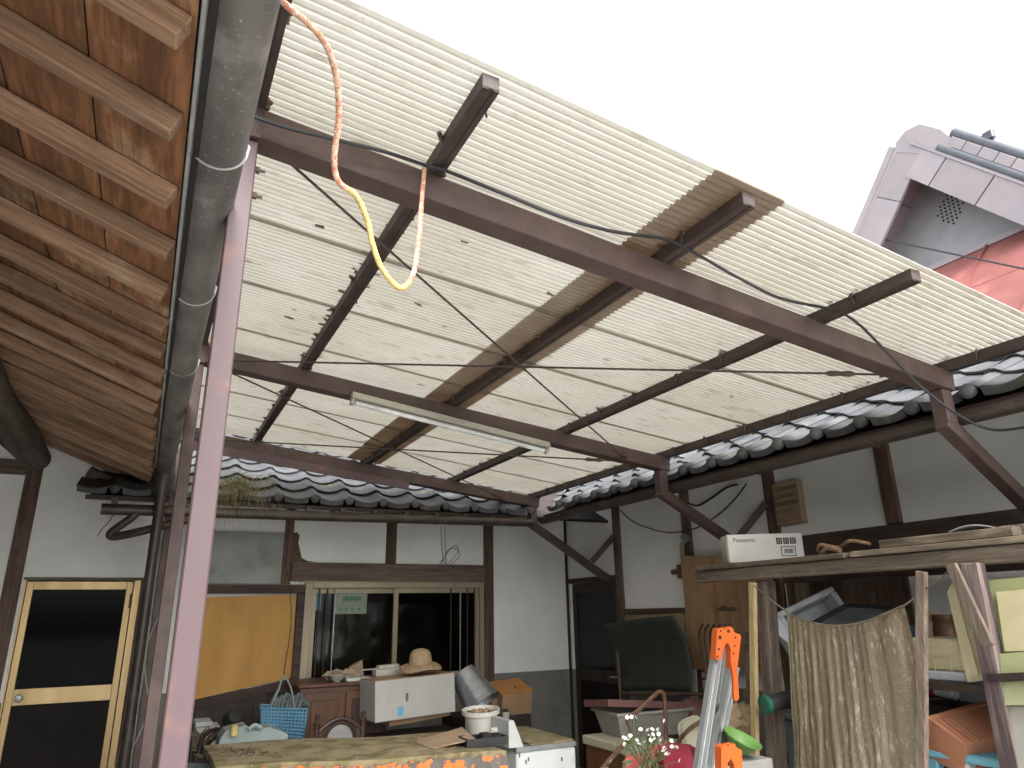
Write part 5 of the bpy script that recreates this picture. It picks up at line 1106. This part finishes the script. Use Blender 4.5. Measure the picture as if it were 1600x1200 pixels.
# ================================================================ RIGHT FOREGROUND JUMBLE BY THE DARK DOOR
dk = thing('small_desk', (2.98, 4.1, 0), 'small wooden desk with a cream top in front of the dark door', 'desk')
dz = .75; A = at(924, 1152, Z=dz); B = at(1012, 1172, Z=dz)
part('top', MB().box((A.x, B.y-.0, dz-.055), (3.3, A.y+.12, dz), c=.006), 'cream_plastic', dk)
part('front', MB().box((A.x+.02, B.y+.02, .3), (3.28, B.y+.04, dz-.056), c=.003), 'rust_carton', dk)
part('side', MB().box((A.x+.015, B.y+.041, .0), (A.x+.035, A.y+.1, dz-.056)), 'cabinet', dk); part('side', MB().box((3.26, B.y+.041, .0), (3.28, A.y+.1, dz-.056)), 'cabinet', dk)
gt = thing('grey_trough', (3.3, 4.45, .75), 'grey flared plastic trough holding a maroon tray', 'trough')
tx = trough_box(.62, .24, .33, .16, .01); M = T((3.28, 4.42, at(1010, 1152, Y=4.3).z), 0, 0, -4); tx.v = [tuple(M @ V(p)) for p in tx.v]; part('body', tx, 'grey_plastic', gt)
part('rim', MB().box((-.325, -.18, .15), (.325, -.166, .168), M).box((-.325, .166, .15), (.325, .18, .168), M).box((-.325, -.165, .15), (-.311, .165, .168), M).box((.311, -.165, .15), (.325, .165, .168), M), 'grey_plastic', gt)
mt = thing('maroon_tray', (3.28, 4.42, 1.0), 'maroon plastic tray lying across the grey trough', 'tray')
M2 = T((3.20, 4.42, at(1010, 1152, Y=4.3).z+.172), -6, 5, -4)
part('floor', MB().box((-.30, -.16, 0), (.30, .16, .008), M2), 'maroon_plastic', mt)
for lo, hi in (((-.31, -.17, 0), (.31, -.161, .045)), ((-.31, .161, 0), (.31, .17, .045)), ((-.31, -.16, 0), (-.301, .16, .045)), ((.301, -.16, 0), (.31, .16, .045))): part('side', MB().box(lo, hi, M2), 'maroon_plastic', mt)
single('trough_rest', MB().box((2.98, 4.28, 0), (3.58, 4.58, at(1010, 1152, Y=4.3).z-.002), c=.005), 'dark_wood', 'dark wooden box under the grey trough', 'box')
p = at(1088, 1113, Y=4.3); single('maroon_ball', MB().lathe([(.13*math.sin(t), -.13*.75*math.cos(t)) for t in [k*math.pi/12 for k in range(13)]], 24, T(p, 10, 12)), 'maroon_plastic', 'dull maroon round helmet-like dome behind the cream tub', 'dome', smooth=True)
single('dome_rest', MB().box((p.x-.12, p.y-.1, 0), (p.x+.14, p.y+.12, p.z-.095), c=.005), 'dark_wood', 'dark box under the maroon dome', 'box')
p = at(1083, 1150, Y=3.75); ct = thing('cream_tub', p, 'cream rounded plastic tub lid standing left of the ladder', 'tub')
M = T(p, 72, -8, 12)
part('lid', MB().prism([(.115*math.copysign(abs(math.cos(t))**.55, math.cos(t)), .092*math.copysign(abs(math.sin(t))**.55, math.sin(t))) for t in [k/32*6.2832 for k in range(32)]], .03, M), 'cream_plastic', ct)
part('edge', MB().tube([M @ V((.12*math.copysign(abs(math.cos(t))**.55, math.cos(t)), .097*math.copysign(abs(math.sin(t))**.55, math.sin(t)), .012)) for t in [k/32*6.2832 for k in range(33)]], .01, 6), 'cream_plastic', ct, smooth=True)
single('tub_rest', MB().box((p.x-.12, p.y-.02, 0), (p.x+.12, p.y+.2, p.z-.092), c=.005), 'bin_grey', 'grey box under the cream tub lid', 'box')
# rusty cart handles
rc_ = thing('rusty_handles', at(1000, 1180, Y=3.9), 'rusty bent pipe handles of a hand cart by the desk', 'cart handles')
part('handle', MB().tube(smooth_pts([at(x, y, Y=Y) for x, y, Y in [(938, 1205, 3.6), (968, 1170, 3.75), (985, 1155, 3.85), (986, 1140, 3.9), (980, 1125, 3.95), (995, 1112, 3.95), (1020, 1089, 3.95), (1030, 1081, 3.95), (1036, 1084, 3.95), (1039, 1100, 3.95), (1040, 1130, 3.9), (1040, 1170, 3.8), (1038, 1230, 3.7)]], 6), .014, 8), 'rust_pipe', rc_, smooth=True)
part('handle', MB().tube(smooth_pts([at(x, y, Y=Y) for x, y, Y in [(1056, 1175, 3.55), (1062, 1156, 3.6), (1080, 1137, 3.65), (1100, 1124, 3.7), (1112, 1112, 3.75)]], 6), .012, 8), 'rust_pipe', rc_, smooth=True)
part('leg', MB().tube([at(1038, 1228, Y=3.7), V((at(1038, 1228, Y=3.7).x, 3.7, 0))], .014, 8), 'rust_pipe', rc_, smooth=True)
# red cushions
def cush(pts_l, Y, nm, m, lb):
    n = 14
    def fn(u, v):
        x0, y0 = pts_l[0]; x1, y1 = pts_l[1]; tp = pts_l[2]
        x = x0+(x1-x0)*u; ytop = y0+(y1-y0)*u-tp*math.sin(u*math.pi)**.7; yy = ytop+(1250-ytop)*v
        return at(x, yy, Y=Y)+V((0, -.10*math.sin(v*1.5), 0)) + V((0, .05*math.sin(u*11), 0))
    mb = MB().grid(n, 10, fn); return single(nm, mb, m, lb, 'cushion', smooth=True, solid=.03)
cush([(976, 1196), (1046, 1168), 12], 3.42, 'coral_cushion', 'coral', 'faded coral cloth cushion behind the white daisies')
cush([(1032, 1166), (1106, 1180), 10], 3.32, 'crimson_cushion', 'crimson', 'dark crimson cushion between the daisies and the ladder')
# daisies
dp = thing('daisy_plant', at(1015, 1240, Y=3.3), 'spray of small white daisies in front of the red cushions', 'flowers')
rg = random.Random(5); fl_pts = [(980, 1121), (987, 1120), (993, 1121), (1038, 1127), (1001, 1140), (1012, 1141), (1019, 1140), (1028, 1140), (1014, 1150), (1020, 1148), (1029, 1147), (1023, 1155), (985, 1150), (978, 1154), (983, 1156), (974, 1153), (995, 1157), (998, 1163), (1008, 1159), (1049, 1158), (1050, 1167), (1057, 1168), (1038, 1169), (1036, 1174), (1041, 1177), (976, 1163), (1032, 1157), (1062, 1189), (1045, 1179), (1016, 1157)]
sm = MB(); fmesh = MB()
for k in range(9): a = k/9*6.2832; fmesh.bar((0, 0, .0), (math.cos(a)*.0105, math.sin(a)*.0105, .003), .005, .0015)
fmesh.lathe([(0, .004), (.004, .003), (.005, 0)], 8); fme = fmesh.mesh('flower', 'petal')
base = at(1018, 1225, Y=3.25)
for x, y in fl_pts:
    p = at(x, y, Y=3.2+rg.uniform(-.06, .06)); inst('flower', fme, p, dp, (rg.uniform(.5, 1.5), rg.uniform(-.4, .4), rg.uniform(0, 6)))
    m_ = base.lerp(p, .55)+V((rg.uniform(-.02, .02), .02, .02)); b = base+V((rg.uniform(-.05, .05), rg.uniform(-.03, .03), 0)); sm.tube(smooth_pts([V((b.x, b.y, 0.02)), b, m_, p], 4), .0022, 4)
part('stems', sm, 'stalk', dp)
lm = MB()
for i in range(70):
    x, y = rg.gauss(1005, 22), rg.uniform(1150, 1215); p = at(x, y, Y=3.24); a = rg.uniform(0, 6.28); l_ = rg.uniform(.02, .05); d_ = V((math.cos(a)*l_, rg.uniform(-.02, .02), math.sin(a)*l_*.7)); s_ = V((0, .004, .006))
    lm.add([p, p+d_*.5+s_, p+d_, p+d_*.5-s_], [(0, 1, 2, 3)])
part('leaves', lm, 'stalk', dp)
single('flower_pot', MB().lathe([(0, 0), (.12, 0), (.16, .30), (.17, .3), (.17, .33), (.15, .33), (.14, .28)], 24, T((base.x, base.y, 0))), 'terracotta', 'terracotta flower pot the daisies grow in', 'pot', smooth=True)
